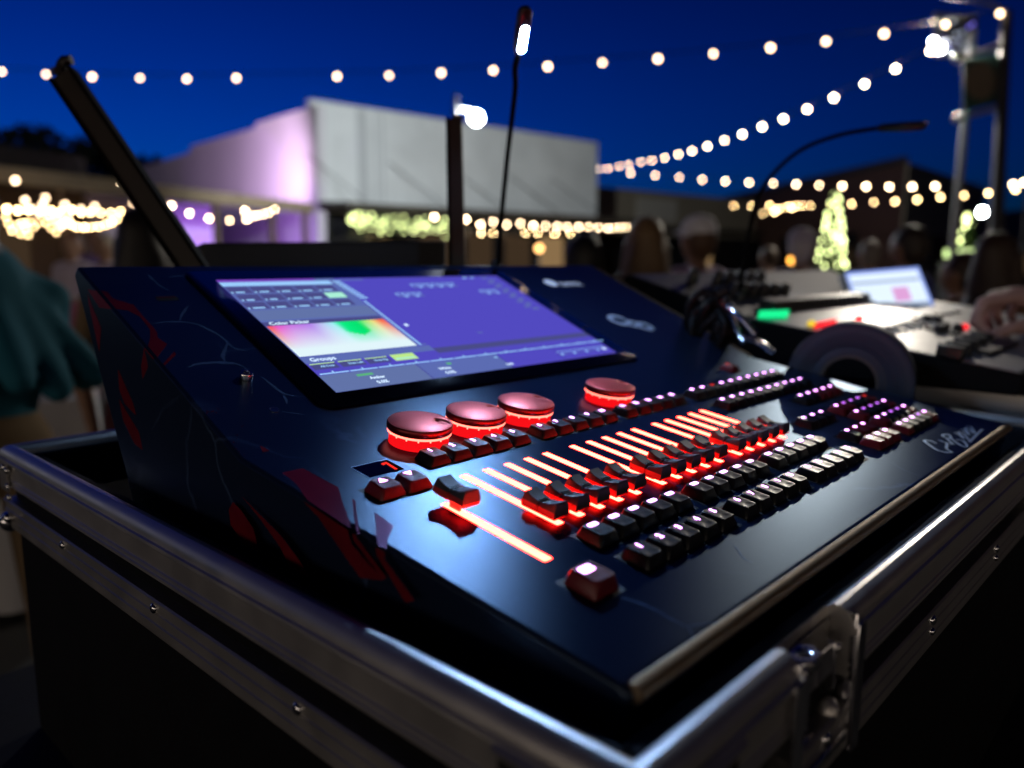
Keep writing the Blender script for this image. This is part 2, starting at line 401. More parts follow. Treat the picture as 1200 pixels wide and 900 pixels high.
for i, (p, w) in enumerate([([(225, 215), (330, 255), (430, 250), (520, 235), (598, 232)], 3.2), ([(372, 190), (385, 225), (440, 285)], 3.0), ([(450, 205), (520, 200), (590, 185)], 3.2), ([(470, 240), (540, 215), (590, 205)], 2.6), ([(460, 330), (495, 345), (500, 362)], 1.6), ([(575, 345), (572, 385), (560, 440)], 2.6), ([(640, 460), (720, 480), (800, 485)], 2.0)]): vein(W(p), w, 'd', 20 + i)
Y3 = lambda pts: crop(500, 600, 3, pts)
vein(Y3([(560, 240), (630, 285), (760, 325), (860, 375), (920, 400), (1060, 380)]), 1.5, 'd', 40); vein(Y3([(920, 400), (938, 445)]), 1.2, 'd', 41)
for i, (p, w) in enumerate([([(700, 460), (712, 452), (722, 444)], 2), ([(664, 466), (690, 470), (706, 478)], 3.2), ([(724, 440), (740, 434), (748, 440)], 2), ([(656, 508), (662, 520), (668, 530)], 1.6), ([(742, 492), (756, 490)], 2.6), ([(862, 640), (872, 655), (884, 660)], 1.4)]): vein(p, w, 'd', 50 + i)
part('vein_print', outward(bm), 'print_blue', desk, flat=True, recalc=False)
# script signature printed near the front right corner, round emblem and word by the screen
bm = new(); sg = lambda pts: [deck_xy(*p) for p in crop(1070, 485, 12, pts)]
for pts in ([(330, 420), (250, 385), (155, 380), (230, 440), (330, 505), (440, 540), (545, 540), (470, 490), (470, 420), (350, 365), (440, 400), (560, 430)],
            [(560, 430), (470, 350), (410, 305), (500, 290), (530, 340), (480, 350)], [(530, 340), (600, 400), (700, 460), (760, 455), (700, 380), (600, 360)],
            [(580, 260), (650, 300), (720, 350), (640, 260), (700, 270), (780, 360), (800, 400)], [(660, 215), (720, 240), (790, 300), (730, 200), (790, 220), (840, 270)],
            [(740, 175), (810, 180), (850, 240), (880, 280)], [(790, 400), (880, 310), (975, 215)]):
    ribbon(bm, [(p.x, p.y) for p in spline([Vector((*q, 0)) for q in sg(pts)], 6)], 2.3, lambda x, y: dk(x, y, -8.82))
part('script_signature', outward(bm), 'print_white', desk, flat=True, recalc=False)
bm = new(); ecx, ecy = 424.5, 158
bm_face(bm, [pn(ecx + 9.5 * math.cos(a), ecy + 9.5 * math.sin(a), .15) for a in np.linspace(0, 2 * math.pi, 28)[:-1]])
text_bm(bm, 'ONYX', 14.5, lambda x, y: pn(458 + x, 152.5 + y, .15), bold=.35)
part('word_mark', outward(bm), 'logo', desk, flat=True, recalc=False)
bm = new()
for cx0, cv, r, w, a0, a1 in ((437, 53, 13.5, 7.5, 10, 350), (452, 42, 9, 6.5, -200, 120), (464, 34, 10, 7, -160, 190)):
    ribbon(bm, [(cx0 + r * math.cos(math.radians(a)), cv + r * .8 * math.sin(math.radians(a))) for a in np.linspace(a0, a1, 26)], w, lambda x, y: pn(x, y, .15 + (cx0 - 430) * .002))
part('round_emblem', outward(bm), 'print_white', desk, flat=True, recalc=False)

# --- touchscreen
bm = new(); out = rrect(387, 230, 11, 7, 172.5, 82)
bm_loft(bm, [[pn(x, v, .05) for x, v in out], [pn(x, v, 1.5) for x, v in out], [pn(172.5 + (x - 172.5) * .997, 82 + (v - 82) * .995, 2.0) for x, v in out]])
screen = part('touchscreen', bm, 'glass', desk)
ui = {n: emis('display_' + n, lin(c), s) for n, c, s in (('violet', (82, 74, 192), 1.0), ('violet_dark', (74, 66, 172), .95), ('slate', (92, 108, 178), 1.0), ('slate_dark', (78, 80, 142), .9), ('steel', (100, 118, 172), .95),
      ('sky', (140, 185, 230), 1.25), ('ice', (205, 228, 250), 1.35), ('mint', (170, 240, 215), 1.0), ('lime', (190, 235, 140), 1.0), ('green', (96, 190, 130), .9), ('purple', (120, 66, 190), 1.0), ('line', (62, 60, 140), .9))}
UM = list(ui.values()); UI = {n: i for i, n in enumerate(ui)}
bm = new(); SX, SY = 344.0, 192.4
lay = [0]
def scr(x, y, l=None): return pn(x, 177 - y, 2.15 + (lay[0] * .05 if l is None else l))
def uq(x0, y0, x1, y1, c, l):
    lay[0] = l; bm_face(bm, [scr(x0, y1), scr(x1, y1), scr(x1, y0), scr(x0, y0)], UI[c])
def ut(s, x, y, size, c, l=6, align='LEFT'):
    lay[0] = l; text_bm(bm, s, size, lambda a, b: scr(x + a, y - b), UI[c], align, bold=.16)
uq(0, 0, SX, SY, 'violet', 0)
uq(0, 0, 118, 140, 'slate', 1); uq(0, 0, 96, 5, 'purple', 2); uq(0, 5.2, 110, 13, 'sky', 2)
ry = random.Random(3)
for r in range(3):                          # command tiles
    for c in range(5):
        x, y = 1 + c * 21.5 + (r % 2) * 2, 15 + r * 15
        uq(x, y, x + 20, y + 12.5, 'slate_dark', 2); uq(x + .5, y + 9.3, x + 2.6, y + 12, 'sky', 3); uq(x + 5, y + 9, x + 5 + ry.uniform(7, 11), y + 11.6, 'sky', 3)
uq(88, 31, 108, 42, 'mint', 4)
uq(0, 60, 118, 78, 'steel', 2); uq(0, 81, 116, 88, 'slate_dark', 2); ut('Color Picker', 5, 84.5, 7.0, 'ice')
for k in range(9): uq(113 + k * .8, 6 + k * 4.6, 122 + k * .8, 8.8 + k * 4.6, 'sky', 3)
uq(119.5, 50, 121.8, 139, 'sky', 3); uq(130, 100, 134, 104, 'ice', 3); uq(121, 137, 127, 139, 'slate', 3)
for x, y, n in ((200, 17, 9), (166, 37, 5), (282, 37, 4)):   # rows of small framed cells
    for k in range(n):
        uq(x + k * 7, y, x + k * 7 + 6, y + 1.3, 'sky', 3); uq(x + k * 7 + .6, y + 5.5, x + k * 7 + 5, y + 9, 'sky' if k % 2 else 'slate', 3); uq(x + k * 7, y, x + k * 7 + 1.1, y + 7, 'sky', 4)
for k in range(14): uq(314 + (k % 2) * 7, 4 + k * 6.2, 324 + (k % 2) * 7, 7.6 + k * 6.2, 'steel', 3)
uq(286, 3, 292, 6, 'sky', 3); uq(298, 3, 303, 6, 'sky', 3); uq(120, 3, 150, 6, 'slate', 3)
uq(0, 140.5, 128, 150, 'slate', 2); ut('Groups', 6, 145.6, 7.4, 'ice')
for k in range(3):
    uq(2 + k * 25, 151, 24 + k * 25, 152.2, 'lime', 3); uq(2 + k * 25, 152.4, 24 + k * 25, 160, 'slate_dark', 2); ut(('All Dots', 'Dots Left', 'Dots Rig')[k], 9 + k * 25, 156, 3.6, 'sky')
uq(78, 150, 102, 160, 'lime', 4); uq(80, 156, 100, 158, 'mint', 5)
for k in range(13):                         # parameter strip above the wheels
    uq(2 + k * 27, 165.6, 27.8 + k * 27, 167.3, 'sky', 3); uq(13.6 + k * 27, 163.4, 15.2 + k * 27, 166, 'sky', 3)
uq(0, 168, 92, SY, 'steel', 1); uq(92.6, 168, 186, SY, 'slate', 1)
for x in (92, 186, 262): uq(x, 168, x + .7, SY, 'line', 5)
uq(30, 172.5, 45, 175.5, 'green', 4)
ut('Amber', 38, 180, 5.0, 'ice'); ut('0.0%', 40, 187, 5.6, 'ice'); ut('White', 108, 180, 5.0, 'ice'); ut('0.0%', 110, 187, 5.6, 'ice'); ut('0.0%', 183, 186.8, 4.4, 'ice'); uq(122, 172, 127, 175, 'green', 4); uq(180, 172, 184, 174, 'sky', 4)
for k in range(12): uq(262 + k * 6.4, 177, 267 + k * 6.4, 178.2, 'sky', 4); uq(264 + k * 6.4, 181, 268 + k * 6.4 - (k % 3), 184, 'slate' if k % 3 else 'sky', 4)
uq(332, 180, 338, 184, 'ice', 4); uq(128, 146, 344, 155, 'slate_dark', 1); uq(200, 126, 207, 128, 'slate', 3)
disp = part('display', bm, UM, screen, flat=True)
bm = new(); nx, ny = 64, 24; cl = bm.loops.layers.float_color.new('hue')
vv = [[bm.verts.new(scr(.6 + 115 * i / nx, 88.5 + 51 * j / ny, .42)) for i in range(nx + 1)] for j in range(ny + 1)]
hs = [(0, (250, 90, 70)), (.07, (235, 90, 200)), (.16, (205, 120, 225)), (.33, (180, 130, 235)), (.43, (190, 200, 245)), (.52, (160, 240, 245)), (.60, (10, 235, 130)), (.73, (5, 225, 110)), (.80, (140, 235, 120)), (.88, (240, 225, 130)), (.95, (250, 120, 80)), (1, (245, 90, 70))]
def hue(i, j):
    for (a, ca), (b, cb) in zip(hs, hs[1:]):
        if i <= b: t = (i - a) / (b - a); c = [x + (y - x) * t for x, y in zip(ca, cb)]; break
    w = min(1, max(0, (j - .05) * 1.35)) ** .8
    if .55 < i < .77 and j < .52 - abs(i - .67) * 1.5: w = 0
    return lin([x + (y - x) * w for x, y in zip(c, (226, 246, 252))])
for j in range(ny):
    for i in range(nx):
        f = bm.faces.new((vv[j + 1][i], vv[j + 1][i + 1], vv[j][i + 1], vv[j][i]))
        for lp, (a, b) in zip(f.loops, ((i, j + 1), (i + 1, j + 1), (i + 1, j), (i, j))): lp[cl] = (*hue(a / nx, b / ny), 1)
mh = bpy.data.materials.new('display_hue_field'); mh.use_nodes = True; nt = mh.node_tree; nt.nodes.clear()
at = nt.nodes.new('ShaderNodeAttribute'); at.attribute_name = 'hue'; em = nt.nodes.new('ShaderNodeEmission'); em.inputs[1].default_value = 1.0; oo = nt.nodes.new('ShaderNodeOutputMaterial')
nt.links.new(at.outputs['Color'], em.inputs[0]); nt.links.new(em.outputs[0], oo.inputs[0])
part('colour_picker', bm, mh, screen, flat=True)

# --- keys
def keycap_mesh(name, m, w=17.4, d=17.2, h=6.4):
    bm = new()
    def lp(ww, dd, z, r, oy=0, sag=0):
        return [Vector((x, y + oy, z - sag * (1 - (x / (ww / 2)) ** 2))) * S for x, y in rrect(ww, dd, r, 5)]
    tw, td = w - 4.4, d - 3.6
    loops = [lp(w, d, .3, 1.2), lp(w - .3, d - .2, 1.6, 1.4), lp(tw + .9, td + .9, h - 1.0, 2.2, .5), lp(tw, td, h, 2.0, .5), lp(tw - 1.0, td - 1.0, h + .12, 1.9, .5, .25), lp(tw - 4.5, td - 4.5, h, 1.4, .5, .55), lp(tw - 9, td - 9, h, .8, .5, .6)]
    bm_loft(bm, loops); return mesh(name, bm, m, ang=55)
KB = keycap_mesh('keycap_black', 'key_black'); KR = keycap_mesh('keycap_red', 'key_red'); KBIG = keycap_mesh('keycap_red_large', 'key_red', 19.0, 19.0, 8.0)
leg_cache = {}
def legend_mesh(kind, m, h=6.4):
    k = (kind, m, h)
    if k in leg_cache: return leg_cache[k]
    bm = new(); pl = lambda x, y: Vector((x, y, h + .12)) * S
    if kind == 'bar': bm_face(bm, [pl(x, y) for x, y in rrect(7.6, 3.0, .8, 4, 0, 4.6)])
    elif kind == 'block': bm_face(bm, [pl(x, y) for x, y in rrect(8.6, 5.2, 1.0, 4, -1.2, 3.4)])
    elif kind == 'dash': bm_face(bm, [pl(x, y) for x, y in rrect(5.4, 2.8, 1.0, 4, 0, 4.2)])
    elif kind == 'up': bm_face(bm, [pl(-2.9, 1.6), pl(2.9, 1.6), pl(0, 6.4)])
    elif kind == 'down': bm_face(bm, [pl(0, 1.4), pl(2.9, 6.2), pl(-2.9, 6.2)])
    else: text_bm(bm, kind, 5.6, lambda x, y: pl(x, y + 3.6), bold=.30)
    leg_cache[k] = mesh('legend', bm, m, flat=True); return leg_cache[k]
ROT = (TILT, 0, 0)
wells = new()
def add_key(x, y, kind, red=False, m='legend', big=False):
    me = KBIG if big else (KR if red else KB)
    o = link('key', me, desk, dk(x, y) - wloc(desk), ROT)
    if red: o['label'] = 'dark red key'
    link('legend', legend_mesh(kind, m, 8.0 if big else 6.4), o)
def well(x0, x1, y0, y1):
    wells_pts = [(x0, y0), (x1, y0), (x1, y1), (x0, y1)]; bm_face(wells, [dk(x, y, -8.75) for x, y in wells_pts])
P, GAP = 19.0, 10.1
def key_row(x0, y, n, kinds, gap=True, red=lambda i: False, m=lambda i: 'legend'):
    for i in range(n): add_key(x0 + P * i + (GAP * (i // 5) if gap else 0), y, kinds(i), red(i), m(i))
    for g in range((n + 4) // 5 if gap else 1):
        a = x0 + (P * 5 + GAP) * g if gap else x0; c = min(5, n - 5 * g) if gap else n
        well(a - 11, a + P * (c - 1) + 11, y - 11, y + 11)
num = lambda i: str(i + 1)
key_row(0, -38 - 3.6, 15, num); key_row(6.2, -194.1 - 3.6, 15, num); key_row(5, -165 - 4.6, 15, lambda i: 'bar')
dash = lambda i: 'dash'
key_row(324, -36.9 - 4.2, 10, dash, False, m=lambda i: 'legend_red' if i == 2 else 'legend'); key_row(322.8, -69.3 - 4.2, 10, dash, False)
key_row(421, -100.9 - 4.2, 5, dash, False, red=lambda i: i > 1); key_row(342.7, -137.7 - 4.2, 3, dash, False)
for r in range(4): key_row(420.2, -136.6 - 4.2 - P * r, 5, dash, False, red=lambda i, r=r: i == 0 or i == 4 or (r == 0 and i == 1), m=lambda i, r=r: 'legend_red' if (r == 0 and i == 4) else ('legend' if i in (0, 4) or (r, i) in ((2, 1), (3, 1), (3, 2)) else 'legend_dim'))
key_row(344, -174.9 - 4.2, 3, dash, False, red=lambda i: i > 0); key_row(344, -193.6 - 4.2, 3, dash, False, red=lambda i: True)
for u, v, k in ((457.5, 562.5, 'up'), (491.5, 555, 'down')):
    x, y = deck_xy(u + 6, v + 4, 0); add_key(x, -64.5, k, True)
    well(x - 11, x + 11, -75.5, -53.5)
x, y = deck_xy(688, 663, .6); add_key(x + 1, y - 3.4, 'block', True, big=True); well(x - 11, x + 13, y - 15, y + 9)
x, y = deck_xy(853, 424, 0); add_key(x, y - 4, 'dash', True, 'legend_red'); well(x - 11, x + 11, y - 15, y + 7)
part('key_well', wells, 'well', desk, flat=True)

# --- small status display left of the two arrow keys
bm = new(); bm_face(bm, [dk(x, y, -8.7) for x, y in ((-50, -43), (-24, -43), (-24, -25.5), (-50, -25.5))])
sd = part('status_display', bm, 'glass', desk, flat=True)
bm = new(); bm_face(bm, [dk(x, y, -8.55) for x, y in ((-29.6, -41), (-27.6, -41), (-26.6, -28.5), (-28.6, -28.5))]); bm_face(bm, [dk(x, y, -8.55) for x, y in ((-31.6, -29.5), (-29, -28.5), (-29, -31), (-31.6, -32))])
part('digit', bm, 'legend_red', sd, flat=True)
bm = new()
ribbon(bm, [(-50.4, -43), (-50.4, -25), (-24, -25)], .5, lambda x, y: dk(x, y, -8.5)); part('display_edge', bm, 'print_white', sd, flat=True)

# --- faders
def slot_loop(x, y0, y1, w, z): return [dk(xx, yy, z) for xx, yy in rrect(w, y1 - y0, 1.0, 4, x, (y0 + y1) / 2)]
def cap_mesh(name, m1):
    """two-block fader cap with a saddle between raised ends and short grip lines"""
    bm = new(); L, Wd = 25.0, 13.0
    ys = [-12.5, -11.9, -6, -.75, -.3, .3, .75, 6, 11.9, 12.5]
    top = lambda y: 6.4 + 3.2 * (abs(y) / 12.5) ** 1.7
    loops = []
    for y in ys:
        t = top(y); e = 1.6 if abs(y) > 12 else 0
        if abs(y) < .35: t -= 1.6
        w = Wd / 2 - (.7 if abs(y) < .35 else 0)
        if abs(y) > 12: t -= 1.2
        pr = [(-w + .9, 0 + e), (-w, 1 + e), (-w + .2, 4.5), (-w + 1.5, t - .45), (-w + 1.9, t), (w - 1.9, t), (w - 1.5, t - .45), (w - .2, 4.5), (w, 1 + e), (w - .9, 0 + e)]
        yy = y * 1.0
        loops.append([Vector((a, yy + (.10 * (b) * (-1 if y > 6 else 1 if y < -6 else 0)), b)) * S for a, b in pr])
    bm_loft(bm, loops)
    for f in bm.faces:
        f.material_index = 1 if f.calc_center_median().z < 4.6 * S else 0  # lower faces coloured red for the glow off the lit slot
    return mesh(name, bm, m1, ang=18)
CAP = cap_mesh('fader_cap', ['cap_grey', 'cap_slot_glow'])
bm = new()
for s in (-1, 1): bm_box(bm, Vector((0, s * 2.1, 6.75)) * S, Vector((6.4, 1.0, .5)) * S)
GRIP = mesh('grip_line', bm, 'well', flat=True)
def fader(x, y0, y1, yc, lift=3.0):
    f = desk
    bm = new(); lo = slot_loop(x, y0, y1, 6.0, -8.78)
    bm_face(bm, lo); part('fader_slot', bm, 'track', f, flat=True)
    c = link('fader_cap', CAP, f, dk(x, yc, -9 + lift) - wloc(f), ROT)
    link('grip_line', GRIP, c)
    bm = new(); bm_box(bm, Vector((0, 0, -lift / 2)) * S, Vector((1.6, 8, lift)) * S); link('fader_stem', mesh('fader_stem', bm, 'black', flat=True), c)
for i in range(15): fader(1.2 + P * i + GAP * (i // 5), -147, -68.5, -134.5)
x0, _ = deck_xy(643.2, 652.4, -8.8)
fader(-35.5, -170, -93, -101.5, 6.5)

# --- encoder wheels
def wheel(x, dim):
    mt = Matrix.Translation(dk(x, -10.2, -9)) @ Matrix.Rotation(TILT, 4, 'X')
    mm = mt @ Matrix.Scale(S, 4)
    e = link('encoder_wheel', None, desk, dk(x, -10.2, -9) - wloc(desk))
    bm = new(); bm_lathe(bm, [(20.2, .3), (20.2, 8.0)], mm); part('glow_ring', bm, 'glow_red', e)
    bm = new(); bm_lathe(bm, [(20.4, 8.0), (21.6, 8.3), (21.6, 9.3), (20.4, 9.5)], mm); part('light_line', bm, 'glow_line', e)
    bm = new()
    for k in range(16): bm_ball(bm, mm @ Vector((20.3 * math.cos(k * math.pi / 8 + x), 20.3 * math.sin(k * math.pi / 8 + x), 7.3)), .6 * S, seg=8, rings=6)
    part('led_beads', bm, 'led_bead', e)
    bm = new(); bm_lathe(bm, [(20, 9.6), (21.6, 9.8), (22, 10.4), (22, 14.2), (21.5, 14.9)], mm); part('rim', bm, 'enc_side', e)
    # knob face with a finger dimple, slightly domed
    bm = new(); n, seg = 26, 72; loops = []
    for r in [21.5 * (1 - k / n) for k in range(n)]:
        lp = []
        for k in range(seg):
            a = 2 * math.pi * k / seg; xx, yy = r * math.cos(a), r * math.sin(a)
            d = math.hypot(xx - dim[0], yy - dim[1]); z = 15.0 + 2.6 * (1 - (r / 21.5) ** 2) ** .8 if r < 21.5 else 15.0
            if d < 5.2: z -= 3.2 * math.sqrt(max(0, 1 - (d / 5.2) ** 2)) ** 1.0
            lp.append(mm @ Vector((xx, yy, z)))
        loops.append(lp)
    bm_loft(bm, loops); part('knob_face', bm, 'enc', e, ang=60)
for x, d in ((14.2, (10.5, -9.5)), (66.5, (13.5, -3)), (119.5, (13.5, -2.5)), (228.4, (13.5, -4))): wheel(x, d)
bpy.context.view_layer.update()

# --- screws and a slot on the panel
def screw(p, n, r, name='screw', parent=desk, m='chrome'):
    q = Vector((0, 0, 1)).rotation_difference(n).to_matrix().to_4x4(); mm = Matrix.Translation(p) @ q @ Matrix.Scale(S, 4)
    bm = new(); bm_lathe(bm, [(r, 0), (r, r * .25), (r * .75, r * .55), (r * .35, r * .62), (r * .3, r * .3)], mm, 20); part(name, bm, m, parent)
x, v = panel_xv(288, 444); mm = Matrix.Translation(pn(x, v)) @ Matrix.Rotation(PT, 4, 'X') @ Matrix.Scale(S, 4)
bm = new(); bm_lathe(bm, [(4.6, 0), (4.6, 4.5), (4.2, 5.2), (2.6, 5.2), (2.4, 3)], mm, 24); part('lamp_socket', bm, 'chrome', desk)
x, v = panel_xv(321, 480); bm = new(); bm_lathe(bm, [(3.2, 0), (3.2, .35), (2.4, .35), (2.2, .1)], Matrix.Translation(pn(x, v)) @ Matrix.Rotation(PT, 4, 'X') @ Matrix.Scale(S, 4), 20); part('screw', bm, 'chrome', desk)
x, v = panel_xv(196, 350); bm = new(); bm_face(bm, [pn(x + a, v + b, .25) for a, b in rrect(17, 8, 2, 4)]); so = part('usb_port', bm, 'well', desk, flat=True)
bm = new(); bm_face(bm, [pn(x + a, v + b, .4) for a, b in ((-7, 1.5), (7, 1.5), (7, 2.6), (-7, 2.6))]); part('port_tongue', bm, 'print_red', so, flat=True)

# ================================================================ gooseneck lamps
def gooseneck(base, pts, label, head, m_led, power, color, heading):
    t = thing('gooseneck_lamp', label, 'gooseneck lamp', base)
    bm = new(); bm_lathe(bm, [(7, -2), (7, 9), (5, 12), (3, 14)], Matrix.Translation(base) @ Matrix.Scale(S, 4), 20); part('plug', bm, 'black', t)
    bm = new(); bm_tube(bm, spline([base] + pts, 8), 3.1 * S, 10); part('neck', bm, 'neck', t)
    return t
GB = pn(389.7, 212, 0); GB = Vector((.3897, .287, .100))
K = [px(585.5, 300, .956), px(587, 265, .948), px(590, 230, .93), px(595, 180, .895), px(601, 130, .85), px(604, 100, .82), px(603.5, 80, .795), px(608, 62, .775)]
lamp = gooseneck(GB, K, 'tall thin black gooseneck lamp rising behind the touchscreen, its cold white light on', None, None, 0, None, None)
tip = px(615.5, 11, .738); hdir = (tip - K[-1]).normalized()
fwd = Vector((-.22, -.78, -.58)); fwd = (fwd - hdir * fwd.dot(hdir)).normalized(); sdv = fwd.cross(hdir)
LED_POS = K[-1] + hdir * .0205 + fwd * .008
HM = Matrix((( *[sdv.x, fwd.x, hdir.x], K[-1].x), (sdv.y, fwd.y, hdir.y, K[-1].y), (sdv.z, fwd.z, hdir.z, K[-1].z), (0, 0, 0, 1)))
bm = new()
bm_loft(bm, [[HM @ (Vector((x * k, y * k, z)) * S) for x, y in rrect(14, 10, 3, 6)] for z, k in ((-2, .45), (2, .7), (5, .86), (26, 1.0), (39, 1.0), (45, .9), (48, .55))])
lh = part('lamp_head', bm, 'black', lamp)
bm = new(); bm_face(bm, [HM @ (Vector((x, 5.2, z)) * S) for x, z in rrect(7.4, 28, 3.4, 6, 0, 17)]); part('led_panel', bm, 'led_cold', lh, flat=True)

# ================================================================ flight case tray under the desk
FLc, FRc, BRc, BLc = Vector((-110, -267, 0)), Vector((640, -274, 0)), Vector((640, 384, 0)), Vector((-122, 384, 0))
case = thing('flight_case', 'black flight case tray with aluminium edge rails holding the printed lighting console', 'flight case', Vector((255, 60, -330)) * S)
UP = [(0, -72), (0, -60), (.6, -57.2), (2.2, -54.8), (4.8, -53.3), (7.6, -53.1), (10.4, -54.2), (12.8, -56.6), (14.4, -59.6), (14.8, -62), (16.4, -62.4), (16.8, -64.6), (16.2, -65.8), (14.2, -66.4), (13.4, -67), (13.4, -80.2), (14.3, -80.8), (14.3, -82.2), (13.4, -82.8), (13.4, -84.2), (14.3, -84.8), (14.3, -87), (13.4, -88), (3, -88)]
LO = [(2, -102), (13.4, -102), (14.6, -103), (14.6, -104.6), (13.4, -105.6), (13.4, -111), (14.2, -111.6), (14.2, -113), (13.4, -113.6), (13.4, -119), (14.2, -119.6), (14.2, -121), (13.4, -121.6), (13.4, -127), (12.4, -129), (2, -129)]
def sweep(bm, a, b, nrm, prof, ma=True, mb=True):
    d = (b - a).normalized()
    la = [(a - d * (t if ma else 0) + nrm * t + Vector((0, 0, z))) * S for t, z in prof]
    lb = [(b + d * (t if mb else 0) + nrm * t + Vector((0, 0, z))) * S for t, z in prof]
    bm_prism(bm, la, lb)
sides = {'left': (BLc, FLc), 'front': (FLc, FRc), 'right': (FRc, BRc), 'back': (BRc, BLc)}
def outn(a, b): d = (b - a).normalized(); return Vector((d.y, -d.x, 0))
def on(a, b, t): return a + (b - a).normalized() * t
for nm, (a, b) in sides.items():
    n = outn(a, b)
    if nm == 'front':
        d = (b - a).normalized(); x1, x2, x3, x4 = 101, 160, 597, 656
        for s0, s1, ma, mb in ((0, x1, True, False), (x2, x3, False, False), (x4, (b - a).length, False, True)):
            bm = new(); sweep(bm, a + d * s0, a + d * s1, n, UP, ma, mb); part('upper_rail', bm, 'alu', case, ang=25)
        for s0, s1 in ((x1, x2), (x3, x4)):          # inner tongue carries on behind each catch
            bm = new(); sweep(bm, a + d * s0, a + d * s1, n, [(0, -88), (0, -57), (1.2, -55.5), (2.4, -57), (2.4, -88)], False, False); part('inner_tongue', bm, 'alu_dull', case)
    else:
        bm = new(); sweep(bm, a, b, n, UP); part('upper_rail', bm, 'alu' if nm != 'left' else 'alu', case, ang=25)
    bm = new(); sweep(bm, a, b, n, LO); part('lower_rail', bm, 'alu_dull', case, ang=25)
    bm = new(); sweep(bm, a, b, n, [(-.5, -330), (6, -330), (6, -87.5), (-.5, -87.5)]); part('side_panel', bm, 'case_black', case)
    bm = new(); sweep(bm, a + (b - a).normalized() * 3, b - (b - a).normalized() * 3, n, [(-14, -94), (-.2, -94), (-.2, -64), (-3, -62), (-11, -62), (-14, -65)], False, False); part('foam_lining', bm, 'felt', case)
bm = new(); bm_prism(bm, [(p + Vector((0, 0, -110))) * S for p in (FLc, FRc, BRc, BLc)], [(p + Vector((0, 0, -93.4))) * S for p in (FLc, FRc, BRc, BLc)]); part('foam_floor', bm, 'felt', case)
bm = new(); bm_prism(bm, [(p + Vector((0, 0, -329))) * S for p in (FLc, FRc, BRc, BLc)], [(p + Vector((0, 0, -320))) * S for p in (FLc, FRc, BRc, BLc)]); part('base', bm, 'case_black', case)
def rivet(p, n, r=3.6):
    mm = Matrix.Translation(p * S) @ Vector((0, 0, 1)).rotation_difference(n).to_matrix().to_4x4() @ Matrix.Scale(S, 4)
    bm = new(); bm_lathe(bm, [(r, -1), (r, .4), (r * .85, 1.5), (r * .45, 2.2), (.2, 2.3)], mm, 18); part('rivet', bm, 'chrome', case)
for nm, (a, b) in sides.items():
    n = outn(a, b); L = (b - a).length; k = 0
    for s in np.arange(137, L - 20, 165):
        p = on(a, b, s) + n * 13.8; rivet(p + Vector((0, 0, -108.5)), n)
        if nm == 'front' and 30 < s: rivet(p + Vector((0, 0, -116)), n, 2.6)
# corner pieces: a folded plate with rivets on each upright corner, ball corner at the back left
for nm, c, n1, n2 in (('fl', FLc, outn(*sides['left']), outn(*sides['front'])), ('bl', BLc, outn(*sides['back']), outn(*sides['left'])), ('fr', FRc, outn(*sides['front']), outn(*sides['right']))):
    bm = new()
    for n, o in ((n1, n2), (n2, n1)):
        A = c + n * 14.4 + o * 13.6; w = 62 if nm == 'fl' else 24
        bm_prism(bm, [(A + Vector((0, 0, z)) + n * t) * S for t, z in ((0, -62), (1.6, -62), (1.6, -92), (0, -92))], [(A - o * w + Vector((0, 0, z)) + n * t) * S for t, z in ((0, -62), (1.6, -62), (1.6, -92), (0, -92))])
    part('corner_bracket', bm, 'black_matte' if nm == 'fl' else 'alu_dull', case)
    if nm == 'fl':
        for n, o in ((n1, n2), (n2, n1)):
            bm = new(); A = c + n * 15.4 - o * 2; B = A - o * 46
            bm_prism(bm, [(A + Vector((0, 0, z)) + n * t) * S for t, z in ((0, -64), (2.2, -63.2), (4.5, -65), (4.2, -67), (0, -67))], [(B + Vector((0, 0, z)) + n * t) * S for t, z in ((0, -64), (2.2, -63.2), (4.5, -65), (4.2, -67), (0, -67))]); part('bracket_lip', bm, 'alu', case)
            rivet(c + n * 15.9 - o * 24 + Vector((0, 0, -78)), n, 4.6)
    else:
        for n, o in ((n1, n2), (n2, n1)):
            for q, z in ((-3, -70), (-14, -71), (-12, -86), (-12, -96)): rivet(c + n * 15.9 + o * q + Vector((0, 0, z)), n, 3.0)
bm = new(); bm_ball(bm, (BLc + Vector((-12, 10, -124))) * S, 9 * S, (1, 1, 1.1)); bm_ball(bm, (BLc + Vector((-16, -6, -116))) * S, 5 * S); part('ball_corner', bm, 'chrome', case)
